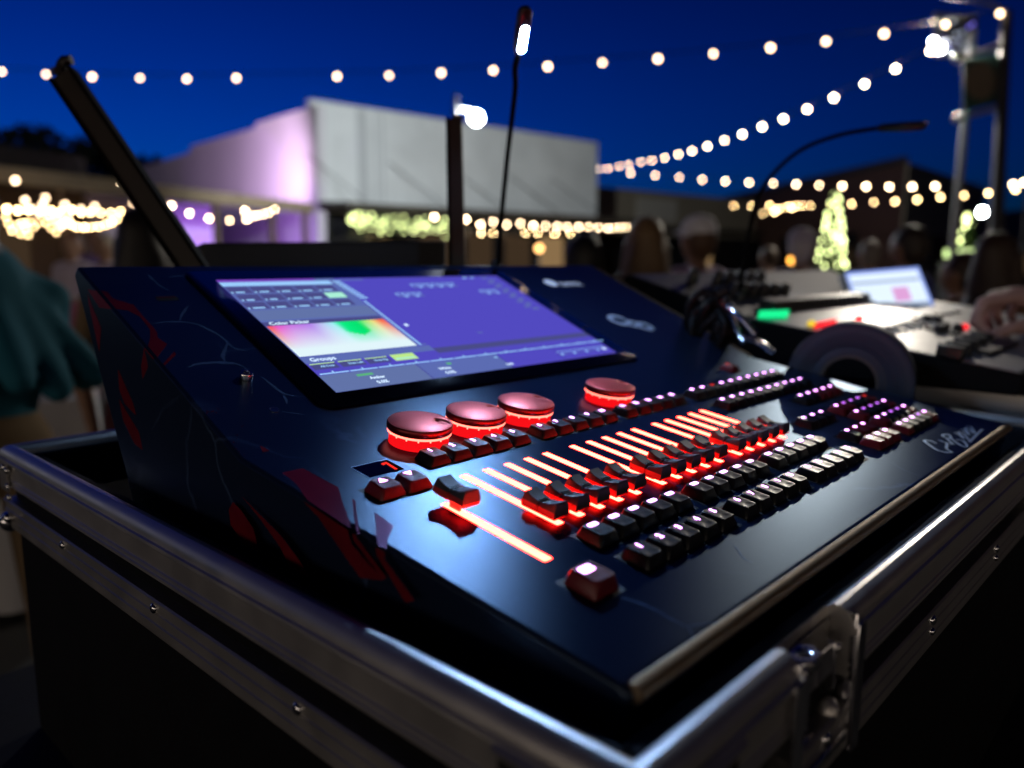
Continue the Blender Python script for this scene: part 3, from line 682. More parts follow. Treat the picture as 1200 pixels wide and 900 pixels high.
# two recessed butterfly catches in the front rail
for x1, x2 in ((101, 160), (597, 656)):
    a, b = sides['front']; d = (b - a).normalized(); n = outn(a, b); O = a + d * x1; w = x2 - x1
    Pt = lambda s, t, z: (O + d * s + n * t + Vector((0, 0, z))) * S
    ct = link('latch', None, case, Pt(w / 2, 6, -90) - wloc(case))
    def pr(name, m, s0, s1, t0, t1, z0, z1, par=ct):
        bm = new(); bm_prism(bm, [Pt(s0, t, z) for t, z in ((t0, z0), (t1, z0), (t1, z1), (t0, z1))], [Pt(s1, t, z) for t, z in ((t0, z0), (t1, z0), (t1, z1), (t0, z1))]); return bevel(part(name, bm, m, par), .0008, 2)
    pr('back_plate', 'alu_dull', 1, w - 1, 3.0, 4.2, -128, -60)
    pr('end_flange', 'chrome', -1.6, -.2, 2.5, 15.5, -128, -57); pr('end_flange', 'chrome', w + .2, w + 1.8, 2.5, 16.5, -126, -54.5)
    pr('flange_lip', 'chrome', w + .2, w + 10, 16.6, 17.8, -126, -60); pr('flange_lip', 'chrome', -10, -.2, 16.6, 17.8, -128, -62)
    pr('tray_edge', 'chrome', 2, w - 2, 14.5, 16, -118, -113); pr('tray_floor', 'alu_dull', 2, w - 2, 4, 15, -116, -114.5)
    bm = new(); hexp = [(5 + 11 + 10.5 * math.cos(k * math.pi / 3), 9 + 7.5 * math.sin(k * math.pi / 3)) for k in range(6)]; hin = [(16 + 4.2 * math.cos(k * math.pi / 3), 9 + 3.2 * math.sin(k * math.pi / 3)) for k in range(6)]
    lo = lambda pts, z: [Pt(s, t, z) for s, t in pts]
    V = [[bm.verts.new(p) for p in lo(q, z)] for q, z in ((hexp, -66), (hexp, -60), (hin, -60), (hin, -66))]
    for A, B in zip(V, V[1:] + V[:1]):
        for k in range(6): bm.faces.new((A[k], A[(k + 1) % 6], B[(k + 1) % 6], B[k]))
    bevel(part('catch_ring', bm, 'chrome', ct), .0012, 2)
    pr('catch_body', 'chrome', 10, 22, 4.2, 11, -100, -67); pr('catch_foot', 'chrome', 8, 26, 4.2, 12.5, -112, -101)
    pr('latch_wing', 'chrome', 27, 50, 6.5, 8, -86, -70); pr('wing_grip', 'chrome', 46, 49, 6.5, 12, -90, -66)
    bm = new(); bm_ball(bm, Pt(49, 11, -69), 2.6 * S); part('pin', bm, 'chrome', ct); bm = new(); bm_ball(bm, Pt(6, 12, -64), 3.4 * S); part('pin', bm, 'chrome', ct)
    bm = new(); bm_ball(bm, Pt(49, 9, -104), 6 * S, (1, 1, 1.5)); part('spring', bm, 'alu', ct)
    rivet(O + d * (w + 22) + n * 10.5 + Vector((0, 0, -116)), n, 2.8); rivet(O + d * -18 + n * 10.5 + Vector((0, 0, -116)), n, 2.8)

# ================================================================ roll of gaffer tape standing in the gap beside the desk
tm = Matrix.Translation(Vector((605, -82, -26)) * S) @ Matrix.Rotation(math.radians(14), 4, 'Z') @ Matrix.Rotation(math.radians(90), 4, 'Y') @ Matrix.Scale(S, 4)
tape = thing('gaffer_tape_roll', 'big roll of dark gaffer tape standing on edge beside the right end of the console', 'tape roll', Vector((605, -82, -94)) * S)
bm = new(); rings = [(32, -23.8)]
for k in range(1, 14):
    r = 32 + 36 * k / 14; rings += [(r - .4, -23.8 + random.uniform(-.4, .3)), (r, -23.4 + random.uniform(-.2, .2))]
rings += [(67.4, -24), (68, -23), (68, 23), (67.4, 24), (32, 24)]
bm_lathe(bm, rings, tm, 72, close=True); part('tape', bm, 'tape', tape, ang=50)
bm = new(); bm_lathe(bm, [(28.5, -24.3), (31.9, -24.3), (31.9, 24.3), (28.5, 24.3)], tm, 64, close=True); part('core', bm, 'tape_core', tape)

# ================================================================ second console to the right
M['c2'] = mat('light_grey_console_metal', (.17, .172, .18), .38, .1, noise=(30, .1), bump=(1500, .1, .0003))
M['c2_dark'] = mat('grey_console_metal', (.045, .043, .047), .42, .1, noise=(30, .2))
M['led_green'] = emis('green_led_bar', (.01, .75, .25), 1.3); M['led_red'] = emis('red_led_bar', (1, .02, .03), 1.6); M['led_amber'] = emis('amber_led', (.8, .55, .05), 1.2)
M['paper'] = mat('matte_white', (.8, .8, .8), .7)
c2 = thing('mixing_console', 'pale grey control desk with black knobs, green and red meters and a small bright screen', 'mixing console', Vector((1000, 60, -40)) * S)
A2, B2, C2 = Vector((690, 99, 34)), Vector((690, -238, -14)), Vector((690, 294, 91))
n2 = Vector((1, 0, 0)).cross(A2 - B2).normalized(); n3 = Vector((1, 0, 0)).cross(C2 - A2).normalized()
def d2(u, v, off=0.): return hit(u, v, (A2 + n2 * off) * S, n2)
def r2(u, v, off=0.): return hit(u, v, (A2 + n3 * off) * S, n3)
XR2 = 1500
pf = [(-238, -14), (99, 34), (294, 91), (303, 86), (303, -38), (-232, -38), (-238, -34)]
bm = new(); bm_prism(bm, [Vector((690, y, z)) * S for y, z in pf], [Vector((XR2, y, z)) * S for y, z in pf]); bevel(part('body', bm, 'case_black', c2, ang=25), .003, 3)
def quadpart(name, pts, m, par=c2, th=.0015):
    bm = new(); nn = (pts[1] - pts[0]).cross(pts[2] - pts[0]).normalized()
    if nn.z < 0: nn = -nn
    bm_prism(bm, pts, [p + nn * th for p in pts]); return part(name, bm, m, par, ang=30)
yz = lambda x, y, o=0: Vector((x, y, 34 + (y - 99) * ((48 / 337) if y < 99 else (57 / 195)) + o)) * S
quadpart('front_deck', [yz(696, -232, .3), yz(XR2 - 4, -232, .3), yz(XR2 - 4, 92, .3), yz(696, 92, .3)], 'c2')
quadpart('rear_panel', [yz(696, 101, .3), yz(XR2 - 4, 101, .3), yz(XR2 - 4, 292, .3), yz(696, 292, .3)], 'c2_dark')
# raised black fader bank and rows of keys
p0, p1 = yz(800, 104), yz(1215, 104)
bm = new(); bm_prism(bm, [Vector((800, 100, 34)) * S, Vector((800, 128, 42)) * S, Vector((800, 128, 56)) * S, Vector((800, 104, 52)) * S], [Vector((1215, 100, 34)) * S, Vector((1215, 128, 42)) * S, Vector((1215, 128, 56)) * S, Vector((1215, 104, 52)) * S]); bank = part('fader_bank', bm, 'black', c2)
for k in range(20):
    bm = new(); bm_box(bm, Vector((812 + k * 20, 100.2, 44)) * S, Vector((11, 3, 11)) * S); part('bank_key', bm, 'key_black', bank)
bm = new(); bm_prism(bm, [d2(u, v, 2) for u, v in ((888, 373), (923, 372), (925, 363), (890, 364))], [d2(u, v, 5) for u, v in ((888, 373), (923, 372), (925, 363), (890, 364))]); part('green_meter', bm, 'led_green', c2)
for q in (((953, 384), (979, 379), (982, 373), (956, 378)), ((1001, 377), (1011, 376), (1012, 370), (1002, 371))):
    bm = new(); bm_prism(bm, [d2(u, v, 2) for u, v in q], [d2(u, v, 5) for u, v in q]); part('red_meter', bm, 'led_red', c2)
bm = new(); bm_ball(bm, d2(951, 380, 4), .006); part('amber_light', bm, 'led_amber', c2)
bm = new(); bm_ball(bm, d2(1128, 383, 4), .009, (1, 1, .6)); part('red_light', bm, 'led_red', c2)
KN = None
def knob(p, n, r=8, h=16, m='black', name='knob'):
    q = Vector((0, 0, 1)).rotation_difference(n).to_matrix().to_4x4(); mm = Matrix.Translation(p) @ q @ Matrix.Scale(S, 4)
    bm = new(); bm_lathe(bm, [(r, 0), (r, h * .5), (r * .86, h * .9), (r * .7, h)], mm, 18); part(name, bm, m, c2)
for u in (839, 852, 864, 876, 888): knob(r2(u, 335), n3, 9, 26)
for u in (858, 869, 881, 893, 905, 917): knob(r2(u, 348), n3, 9, 24)
knob(r2(810, 333), n3, 9, 26)
for j, (a, b, n) in enumerate((((1020, 388), (1078, 377), 8), ((1032, 392), (1092, 380), 8), ((1075, 374), (1122, 366), 7), ((1090, 386), (1128, 394), 4))):
    for k in range(n):
        t = k / (n - 1); p = d2(a[0] + (b[0] - a[0]) * t, a[1] + (b[1] - a[1]) * t, 2.5)
        bm = new(); bm_box(bm, p, Vector((.013, .012, .006)), Matrix.Rotation(math.radians(8), 3, 'X')); bevel(part('button', bm, 'paper' if j != 3 and k % 3 else 'black', c2), .001)
for u, v in ((1085, 379), (1098, 381), (1106, 388), (1121, 390), (1100, 391)): knob(d2(u, v), n2, 8, 14)
for k in range(5):
    u = 1114 + k * 9; bm = new(); bm_box(bm, d2(u, 413 - k * 4.2, 8), Vector((.012, .03, .016)), Matrix.Rotation(math.radians(8), 3, 'X')); bevel(part('fader_cap', bm, 'black', c2), .003)
bm = new(); bm_box(bm, d2(1148, 404, 3), Vector((.17, .06, .008)), Matrix.Rotation(math.radians(8), 3, 'X')); part('fader_bed', bm, 'black', c2)
# small bright tilted screen
sc = [px(990, 320, 1.52), px(1076, 313, 1.62), px(1097, 366, 1.50), px(1008, 374, 1.40)]
sn = (sc[1] - sc[0]).cross(sc[2] - sc[0]).normalized(); sn = sn if sn.dot(CAM_POS - sc[0]) > 0 else -sn
cen = sum(sc, Vector()) / 4; grow = [cen + (p - cen) * 1.07 for p in sc]
bm = new(); bm_prism(bm, [p - sn * .014 for p in grow], [p - sn * .001 for p in grow]); s2 = part('screen_case', bm, 'black', c2)
M['s2_white'] = emis('bright_display', (.72, .84, 1.0), 1.15); M['s2_blue'] = emis('display_blue_bar', (.30, .42, 1.0), 1.0); M['s2_pink'] = emis('display_pink_tile', (.85, .42, .80), .9); M['s2_band'] = emis('display_grey_band', (.35, .45, .65), .9)
bl = lambda a, b, o: sc[0].lerp(sc[1], a).lerp(sc[3].lerp(sc[2], a), b) + sn * o
bm = new()
for a0, a1, b0, b1, o, mi in ((0, 1, 0, 1, .0005, 0), (0, 1, 0, .07, .001, 1), (.03, .95, .24, .30, .001, 3), (.52, .74, .42, .72, .001, 2), (.30, .98, .76, .98, .001, 3), (0, .03, 0, 1, .0012, 1), (.96, 1, 0, 1, .0012, 1)):
    bm_face(bm, [bl(a0, b0, o), bl(a1, b0, o), bl(a1, b1, o), bl(a0, b1, o)], mi)
part('display', bm, [M['s2_white'], M['s2_blue'], M['s2_pink'], M['s2_band']], s2, flat=True)
# white sheet added for the lamp glare on the second console's raised back
pc = [r2(u, v, 2.5) for u, v in ((884, 320), (975, 317), (1004, 333), (1002, 349), (930, 352))]
bm = new(); bm_prism(bm, pc, [p + n3 * .0008 for p in pc]); single('glare_sheet', bm, 'paper', 'added white sheet standing for lamp glare on the pale control desk beside its black knobs', 'paper', pc[0])
# its own case
c2c = thing('flight_case', 'black case with an aluminium edge under the pale control desk', 'flight case', Vector((1000, 60, -330)) * S)
bm = new(); bm_box(bm, Vector((1110, 60, -185)) * S, Vector((790, 640, 290)) * S); bevel(part('body', bm, 'case_black', c2c), .004)
bm = new(); bm_box(bm, Vector((705, -190, -52)) * S, Vector((8, 130, 29)) * S); bm_ = bevel(part('edge_rail', bm, 'alu', c2c), .002)

# second gooseneck, bent over the gap between both desks
G2 = Vector((.800, .160, .055)); KK = [hit(u, v, Vector((.8, 0, 0)), Vector((1, 0, 0))) for u, v in ((871, 312), (885, 240), (905, 205), (940, 175), (985, 158), (1030, 150))]
g2 = gooseneck(G2, KK, 'black gooseneck lamp bent far over the pale control desk, its head pointing away', None, None, 0, None, None)
he = [hit(u, v, Vector((.8, 0, 0)), Vector((1, 0, 0))) for u, v in ((1030, 150), (1085, 147))]
hv = (he[1] - he[0]).normalized(); dv = Vector((.62, 0, -.78)); dv = (dv - hv * dv.dot(hv)).normalized(); sv = hv.cross(dv)
bm = new(); bm_loft(bm, [[he[0] + hv * (z * S) + (sv * x * k + dv * y * k) * S for x, y in rrect(13, 9, 3, 6)] for z, k in ((-2, .5), (3, .85), (30, 1), (54, 1), (58, .6))]); h2 = part('lamp_head', bm, 'black', g2)
bm = new(); bm_face(bm, [he[0] + hv * (z * S) + (sv * x + dv * 4.75) * S for x, z in rrect(5.6, 36, 2.6, 6, 0, 30)]); part('led_panel', bm, 'led_cold2', h2, flat=True)
bm = new(); bm_ball(bm, he[1] + Vector((0, 0, .004)), .0025); part('tip_pin', bm, 'chrome', h2)

# ================================================================ cables and a clip between the consoles
cb = thing('cable_bundle', 'tangle of black cables piled between the two consoles', 'cables', Vector((.64, .12, -.03)))
rnd = random.Random(11)
for k in range(8):
    j = lambda s=1: Vector((rnd.uniform(-.012, .012), rnd.uniform(-.012, .012), rnd.uniform(-.010, .010))) * s
    path = [px(812, 438, .98) + j(), px(806, 402, .96) + j(1.3), px(822, 368, .95) + j(1.5), px(843, 352, .94) + j(), px(850, 378, .93) + j(1.4), px(838, 412, .95) + j(1.3), px(852, 444, .97) + j()]
    bm = new(); bm_tube(bm, spline(path, 7), .0052, 8); part('cable', bm, 'wire', cb)
for a, b in (((846, 352), (858, 372)), ((838, 345), (850, 340))):
    bm = new(); bm_tube(bm, [px(*a, .93), px(*b, .93)], [.008, .007], 12); part('plug', bm, 'black', cb)
clip = thing('spring_clip', 'chrome spring clip hanging by the black cable tangle', 'clip', px(872, 400, .88))
for pts, r in (([(856, 362), (868, 372), (886, 392)], .004), ([(856, 364), (864, 388), (872, 402)], .0035), ([(872, 395), (890, 402), (906, 413)], .0042)):
    bm = new(); bm_tube(bm, spline([px(u, v, .90 - .01 * k) for k, (u, v) in enumerate(pts)], 6), r, 10); part('jaw', bm, 'chrome', clip)
bm = new(); bm_ball(bm, px(855, 361, .90), .0055); part('pivot', bm, 'chrome', clip)

# ================================================================ arms and a low case behind the desk
M['dark_brown'] = mat('dark_bronze_metal', (.018, .013, .010), .5, .2, noise=(60, .3)); M['grey_case'] = mat('dark_grey_case', (.028, .028, .03), .6, noise=(20, .3), bump=(600, .2, .0005))
a, b = px(74, 88, .80), px(238, 330, .80)
d = (a - b).normalized(); vdir = (px(90, 100, .8) - px(75, 108, .8)); vdir = (vdir - d * vdir.dot(d)).normalized(); wd = d.cross(vdir).normalized()
arm = thing('support_arm', 'slanted flat dark metal arm with a small hook at its top, left of the touchscreen', 'support arm', b)
bm = new(); bm_prism(bm, [b + vdir * x * .0115 + wd * y * .006 for x, y in ((-1, -1), (1, -1), (1, 1), (-1, 1))], [a + vdir * x * .0115 + wd * y * .006 for x, y in ((-1, -1), (1, -1), (1, 1), (-1, 1))]); bevel(part('bar', bm, 'dark_brown', arm), .0015)
bm = new()
for s in (-1, 1): bm_prism(bm, [b + vdir * (s * .0115 + x * .0018) + wd * y * .0085 for x, y in ((-1, -1), (1, -1), (1, 1), (-1, 1))], [a + vdir * (s * .0115 + x * .0018) + wd * y * .0085 for x, y in ((-1, -1), (1, -1), (1, 1), (-1, 1))])
part('edge_strip', bm, 'neck', arm)
bm = new(); bm_tube(bm, spline([px(74, 92, .80), px(72, 80, .80), px(76, 72, .80), px(84, 70, .80)], 6), [.006] * 14 + [.005] * 5, 10); part('hook', bm, 'black', arm)
bm = new(); bm_box(bm, px(68, 84, .80), Vector((.012, .012, .006))); part('end_tab', bm, 'black', arm)
a, b = px(533, 140, .95), px(537, 335, .95)
post = thing('upright_post', 'upright dark metal post standing behind the middle of the touchscreen', 'post', b)
bm = new(); bm_prism(bm, [b + cx * x * .0095 + cz * y * .006 for x, y in ((-1, -1), (1, -1), (1, 1), (-1, 1))], [a + cx * x * .0088 + cz * y * .006 for x, y in ((-1, -1), (1, -1), (1, 1), (-1, 1))]); bevel(part('bar', bm, 'dark_brown', post), .001)
bm = new(); bm_prism(bm, [b + cx * x * .0018 - cx * .0095 + cz * y * .008 for x, y in ((-1, -1), (1, -1), (1, 1), (-1, 1))], [a + cx * x * .0018 - cx * .0088 + cz * y * .008 for x, y in ((-1, -1), (1, -1), (1, 1), (-1, 1))]); part('edge_strip', bm, 'neck', post)
bm = new(); bm_box(bm, px(535, 138, .95), Vector((.008, .008, .006))); bm_tube(bm, [px(536, 140, .95), px(540, 136, .95)], .004, 8); part('end_tab', bm, 'black', post)
lc = [px(236, 284, .92), px(524, 282, 1.05), px(524, 360, 1.05), px(236, 360, .92)]
back = thing('low_case', 'low dark grey case lying behind the console, under the slanted arm and the upright post', 'case', (lc[2] + lc[3]) / 2)
nb = Vector((.25, 1, 0)).normalized() * .16
bm = new(); bm_prism(bm, lc, [p + nb + Vector((0, 0, -.01)) for p in lc]); bevel(part('body', bm, 'grey_case', back), .004)
for u, v in ((334, 304), (457, 303)):
    p = px(u, v, .93 + (u - 236) / 288 * .13 - .004); bm = new(); bm_ball(bm, p, .0045); part('rivet', bm, 'alu_dull', back)

# ================================================================ table under the cases
table = thing('equipment_table', 'long table with a black cloth carrying both consoles in their cases', 'table', Vector((.6, .1, GROUND)))
bm = new(); bm_box(bm, Vector((.65, .10, -.345)), Vector((1.9, .86, .03))); bevel(part('tabletop', bm, 'black_matte', table), .004)
bm = new(); bm_box(bm, Vector((.65, .10, (-.362 + GROUND) / 2)), Vector((1.88, .84, -.362 - GROUND - .01))); part('cloth', bm, 'black_matte', table)

# ================================================================ the street: ground, buildings
M['asphalt'] = mat('asphalt', (.045, .044, .043), .8, noise=(1.2, .3), bump=(60, .5, .01))
M['pavement'] = mat('pavement', (.16, .155, .15), .8, noise=(2, .25), bump=(40, .4, .006))
M['white_wall'] = mat('white_painted_wall', (.66, .67, .66), .75, noise=(.8, .22)); M['grey_band'] = mat('dull_white_band', (.48, .49, .49), .75)  # second white is duller, for coping and wall seams
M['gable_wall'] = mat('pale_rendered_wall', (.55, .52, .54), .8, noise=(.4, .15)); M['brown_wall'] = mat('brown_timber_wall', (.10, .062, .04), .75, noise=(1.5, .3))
M['canopy'] = mat('dark_canopy', (.035, .028, .022), .7, noise=(1, .3)); M['tan_trim'] = mat('tan_timber_trim', (.26, .20, .13), .7, noise=(2, .3))
M['brick'] = mat('dark_red_brick', (.095, .042, .028), .85, noise=(3, .3), bump=(12, .5, .02)); M['beige'] = mat('beige_wall', (.34, .28, .20), .8, noise=(.5, .15)); M['beige_sign'] = mat('pale_sign_panel', (.55, .50, .42), .7)
M['shop_dark'] = mat('dark_shop_glass', (.012, .012, .014), .12); M['shop_lit'] = emis('lit_shop_window', (1.0, .62, .28), .25); M['shop_warm'] = emis('dim_shop_window', (.9, .55, .30), .05)
M['front_l'] = emis('left_fill_pane', (1.0, .82, .66), 3.0); M['front_b'] = emis('back_fill_pane', (1.0, .82, .64), 1.2); M['front_r'] = emis('right_fill_pane', (1.0, .74, .48), .25); M['purple_sign'] = emis('magenta_lit_sign', (.45, .02, .60), 1.0); M['metal_pole'] = mat('grey_painted_pole', (.30, .31, .33), .4, .3); M['pole_dark'] = mat('dark_pole', (.05, .05, .055), .45, .4)
M['banner'] = mat('dark_green_banner', (.03, .09, .075), .8); M['banner_tan'] = mat('tan_print', (.20, .155, .11), .8); M['cloth_white'] = mat('white_table_cloth', (.62, .62, .64), .85)
M['leaf_dark'] = mat('dark_foliage', (.018, .028, .014), .8); M['leaf'] = mat('green_foliage', (.06, .12, .025), .7); M['bark'] = mat('bark', (.06, .045, .03), .9); M['box_brown'] = mat('cardboard', (.22, .13, .07), .8, noise=(8, .3))
bm = new(); bm_face(bm, [Vector((x, y, GROUND)) for x, y in ((-400, -400), (600, -400), (600, 600), (-400, 600))]); structure('ground', bm, 'asphalt', flat=True)

def pl(u, d): p = px(u, 308, d); return Vector((p.x, p.y, 0))
def zat(v, d): return px(600, v, d).z
def up(p, z): return Vector((p.x, p.y, z))
def wall_prism(bm, plan, z0, z1): bm_prism(bm, [up(p, z0) for p in plan], [up(p, z1) for p in plan])
def face_on(a, b, s0, s1, z0, z1, off, nrm):
    d = b - a; return [up(a + d * s0 + nrm * off, z0), up(a + d * s1 + nrm * off, z0), up(a + d * s1 + nrm * off, z1), up(a + d * s0 + nrm * off, z1)]
def nrm_to_cam(a, b):
    d = (b - a).normalized(); n = Vector((d.y, -d.x, 0)); return n if n.dot(Vector((CAM_POS.x, CAM_POS.y, 0)) - a) > 0 else -n
def panel(name, m, parent, a, b, s0, s1, z0, z1, off, th, nrm):
    bm = new(); bm_prism(bm, face_on(a, b, s0, s1, z0, z1, off, nrm), face_on(a, b, s0, s1, z0, z1, off + th, nrm)); return part(name, bm, m, parent, flat=True)

# white building with a stepped gable
W0, W1, W2 = pl(372, 27.6), pl(698, 37.2), pl(168, 43.8); nf, ns = nrm_to_cam(W0, W1), nrm_to_cam(W0, W2); ZT = zat(124, 27.6)
wb = thing('white_building', 'long white flat-fronted building with a stepped pale side wall washed in purple light', 'building', up(W0, GROUND))
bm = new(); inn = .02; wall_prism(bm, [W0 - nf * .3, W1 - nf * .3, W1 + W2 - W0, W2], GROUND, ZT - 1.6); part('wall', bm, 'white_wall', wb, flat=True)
bm = new(); bm_prism(bm, face_on(W0, W1, 0, 1, GROUND, ZT, -.28, nf), face_on(W0, W1, 0, 1, GROUND, ZT, 0, nf)); fw = part('front_wall', bm, 'white_wall', wb, flat=True)
panel('coping', 'grey_band', wb, W0, W1, -.004, 1.004, ZT, ZT + .05, -.33, .36, nf)
sp = [(372, 123), (300, 144), (299, 150), (224, 171), (222, 179), (166, 196)]
side = [hit(u, v, W0, ns) for u, v in sp]; e = side[-1]
poly = [up(W0, GROUND)] + side + [up(e, GROUND)]
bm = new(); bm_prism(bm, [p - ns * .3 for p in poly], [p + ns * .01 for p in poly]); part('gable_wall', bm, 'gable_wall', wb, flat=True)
for k in range(3):
    s = (.12, .17, .19)[k]; panel('wall_seam', 'grey_band', wb, W0, W1, s, s + (.03, .008, .008)[k], zat(238, 29), ZT - .05, .004, .02, nf)
zc = zat(246, 27.6)
bm = new(); bm_prism(bm, face_on(W0, W1, 0, 1.06, zc, zc + .28, .02, nf), face_on(W0, W1, 0, 1.06, zc - .1, zc + .12, 2.4, nf)); part('awning', bm, 'canopy', wb, flat=True)
for s in (.05, .28, .48, .68, .86):
    a = up(W0 + (W1 - W0) * s + nf * 2.2, zc + .2); b = up(W0 + (W1 - W0) * (s - .07) + nf * .03, zc + 1.9); bm = new(); bm_tube(bm, [a, b], .018, 6); part('tie_rod', bm, 'pole_dark', wb)
panel('shop_front', 'shop_dark', wb, W0, W1, .02, .98, GROUND + .2, zc - .05, .03, .05, nf)
for s0, s1, m in ((.30, .40, 'shop_warm'), (.46, .55, 'shop_warm'), (.60, .70, 'shop_warm'), (.74, .84, 'shop_lit'), (.88, .95, 'shop_warm')): panel('lit_pane', m, wb, W0, W1, s0, s1, GROUND + .9, zc - .7, .09, .03, nf)

# porch and brown shop at the left
Q0, Q1 = pl(-330, 12.2), pl(368, 26.6); nq = nrm_to_cam(Q0, Q1); zq = zat(240, 26.6)
sh = thing('brown_shop', 'low brown shop with a long tan-edged porch hung with warm bulbs, at the left', 'shop', up(Q0, GROUND))
bm = new(); bm_prism(bm, face_on(Q0, Q1, 0, 1, zq + .02, zq + .3, -4.2, nq), face_on(Q0, Q1, 0, 1, zq - .22, zq, 0, nq)); part('porch_roof', bm, 'canopy', sh, flat=True)
panel('fascia', 'tan_trim', sh, Q0, Q1, 0, 1, zq - .32, zq + .02, .01, .08, nq)
bm = new(); QM = Q0 + (Q1 - Q0) * .64; wall_prism(bm, [Q0 - nq * 4, QM - nq * 4, QM - nq * 9, Q0 - nq * 9], GROUND, zat(199, 24)); part('wall', bm, 'brown_wall', sh, flat=True)
panel('parapet', 'canopy', sh, Q0, Q1, 0, .64, zq + .5, zat(199, 24) + .15, -3.95, .2, nq)
for s in (.08, .24, .40, .56, .72, .88, .99): 
    bm = new(); p = Q0 + (Q1 - Q0) * s - nq * .2; bm_box(bm, up(p, (GROUND + zq) / 2 - .12), (.16, .16, zq - GROUND - .24)); part('post', bm, 'brown_wall', sh, flat=True)
M['purple_wash_wall'] = mat('purple_wash_wall', (.5, .42, .55), .8, noise=(.6, .2))  # purple wash of the uplight partly put into the wall colour
panel('purple_tinted_wall', 'purple_wash_wall', sh, Q0, Q1, .645, .985, GROUND + .1, zq - .02, -4.1, .25, nq)
for s in (.30, .45): panel('window', 'shop_warm', sh, Q0, Q1, s, s + .07, GROUND + .9, zq - 1.0, -3.95, .06, nq)

# low beige row and brick corner building at the right
R0, R1 = pl(692, 47), pl(905, 60); nr = nrm_to_cam(R0, R1); zr = zat(219, 47)
rb = thing('beige_shop_row', 'low beige shop row with a pale sign panel beyond the white building', 'building', up(R0, GROUND))
bm = new(); wall_prism(bm, [R0, R1, R1 - nr * 8, R0 - nr * 8], GROUND, zr); part('wall', bm, 'beige', rb, flat=True)
panel('sign_panel', 'beige_sign', rb, R0, R1, .20, .40, zr - 1.9, zr - .45, .02, .06, nr)
panel('canopy', 'canopy', rb, R0, R1, 0, 1, zr - 2.6, zr - 2.3, .02, 1.4, nr); panel('shop_front', 'shop_dark', rb, R0, R1, .03, .97, GROUND + .2, zr - 2.8, .02, .05, nr)
panel('lit_pane', 'shop_lit', rb, R0, R1, .52, .60, GROUND + 1.0, zr - 3.6, .08, .03, nr); panel('magenta_sign', 'purple_sign', rb, R0, R1, .925, .995, zr - 3.75, zr - 3.25, .3, .1, nr)
B0, B1, B2 = pl(1053, 40), pl(838, 66), pl(1145, 53); nb0 = nrm_to_cam(B0, B1); nb1 = nrm_to_cam(B0, B2); zb = zat(193, 40)
bb = thing('brick_building', 'dark brick corner building with a beige end wall at the right', 'building', up(B0, GROUND))
bm = new(); wall_prism(bm, [B0, B1, B1 + B2 - B0, B2], GROUND, zb); part('wall', bm, 'brick', bb, flat=True)
panel('end_wall', 'beige', bb, B0, B2, 0, 1, GROUND, zb + .02, .01, .1, nb1); panel('parapet', 'canopy', bb, B0, B1, 0, 1, zb - .02, zb + .35, -.1, .3, nb0)
for s in (.15, .4, .65): panel('window', 'shop_dark', bb, B0, B1, s, s + .12, GROUND + 1.0, GROUND + 3.2, .02, .05, nb0)
panel('window', 'shop_dark', bb, B0, B2, .3, .5, GROUND + 1.2, GROUND + 3.0, .12, .04, nb1)
F0, F1 = pl(1120, 75), pl(1420, 48); nff = nrm_to_cam(F0, F1)
fb = thing('dark_far_building', 'low unlit building beyond the street poles at the right edge', 'building', up(F0, GROUND))
bm = new(); wall_prism(bm, [F0, F1, F1 - nff * 9, F0 - nff * 9], GROUND, zat(246, 66)); part('wall', bm, 'brick', fb, flat=True); panel('shop_front', 'shop_warm', fb, F0, F1, .1, .5, GROUND + .6, GROUND + 2.2, .02, .05, nff)

# unseen street fronts, added to block the low sky and throw warm fill
for nm, lit, a, b, ht, lab in (('l', 'front_l', Vector((-13, -26, 0)), Vector((-17, 9, 0)), 8.0, 'added unseen brick front with glowing fill panes, left of the frame'), ('b', 'front_b', Vector((5, -17, 0)), Vector((-13, -19, 0)), 8.5, 'added unseen brick front with glowing fill panes, behind the viewpoint'), ('r', 'front_r', Vector((20, 1.6, 0)), Vector((22, -16, 0)), 8.0, 'added unseen brick front with glowing fill panes, right of the frame')):
    n = nrm_to_cam(a, b); t = thing('unseen_street_front', lab, 'building', up(a, GROUND)); bm = new(); wall_prism(bm, [a, b, b - n * 8, a - n * 8], GROUND, GROUND + ht); part('wall', bm, 'brick', t, flat=True)
    panel('awning', 'canopy', t, a, b, .02, .98, GROUND + 3.1, GROUND + 3.3, .02, 1.6, n)
    for k in range(6): panel('lit_pane', lit, t, a, b, .05 + .155 * k, .15 + .155 * k, GROUND + .8, GROUND + 2.8, .03, .05, n)  # panes glow as added fill, strength set for each side

# trees
def leaf_cloud(bm, c, r, n, size, seed, flat=1.0, cone=False):
    rnd = random.Random(seed); lob = [(Vector((rnd.gauss(0, .5), rnd.gauss(0, .5), rnd.gauss(0, .35))), rnd.uniform(.35, .62)) for _ in range(9)]
    for _ in range(n):
        if cone:
            t = rnd.random() ** 1.4; a = rnd.uniform(0, 6.283); rr = (1 - t) ** .75 * rnd.uniform(.75, 1.05); p = c + Vector((r[0] * rr * math.cos(a), r[0] * rr * math.sin(a), r[2] * t))
        else:
            o, q = rnd.choice(lob); v = Vector((rnd.gauss(0, 1), rnd.gauss(0, 1), rnd.gauss(0, 1))).normalized() * q * rnd.random() ** .4; p = o + v; p = c + Vector((p.x * r[0], p.y * r[1], p.z * r[2]))
        u = Vector((rnd.gauss(0, 1), rnd.gauss(0, 1), rnd.gauss(0, 1))).normalized(); w = u.orthogonal().normalized(); s = size * rnd.uniform(.5, 1.2)
        bm_face(bm, [p + u * s, p + w * s * .55, p - u * s, p - w * s * .55])
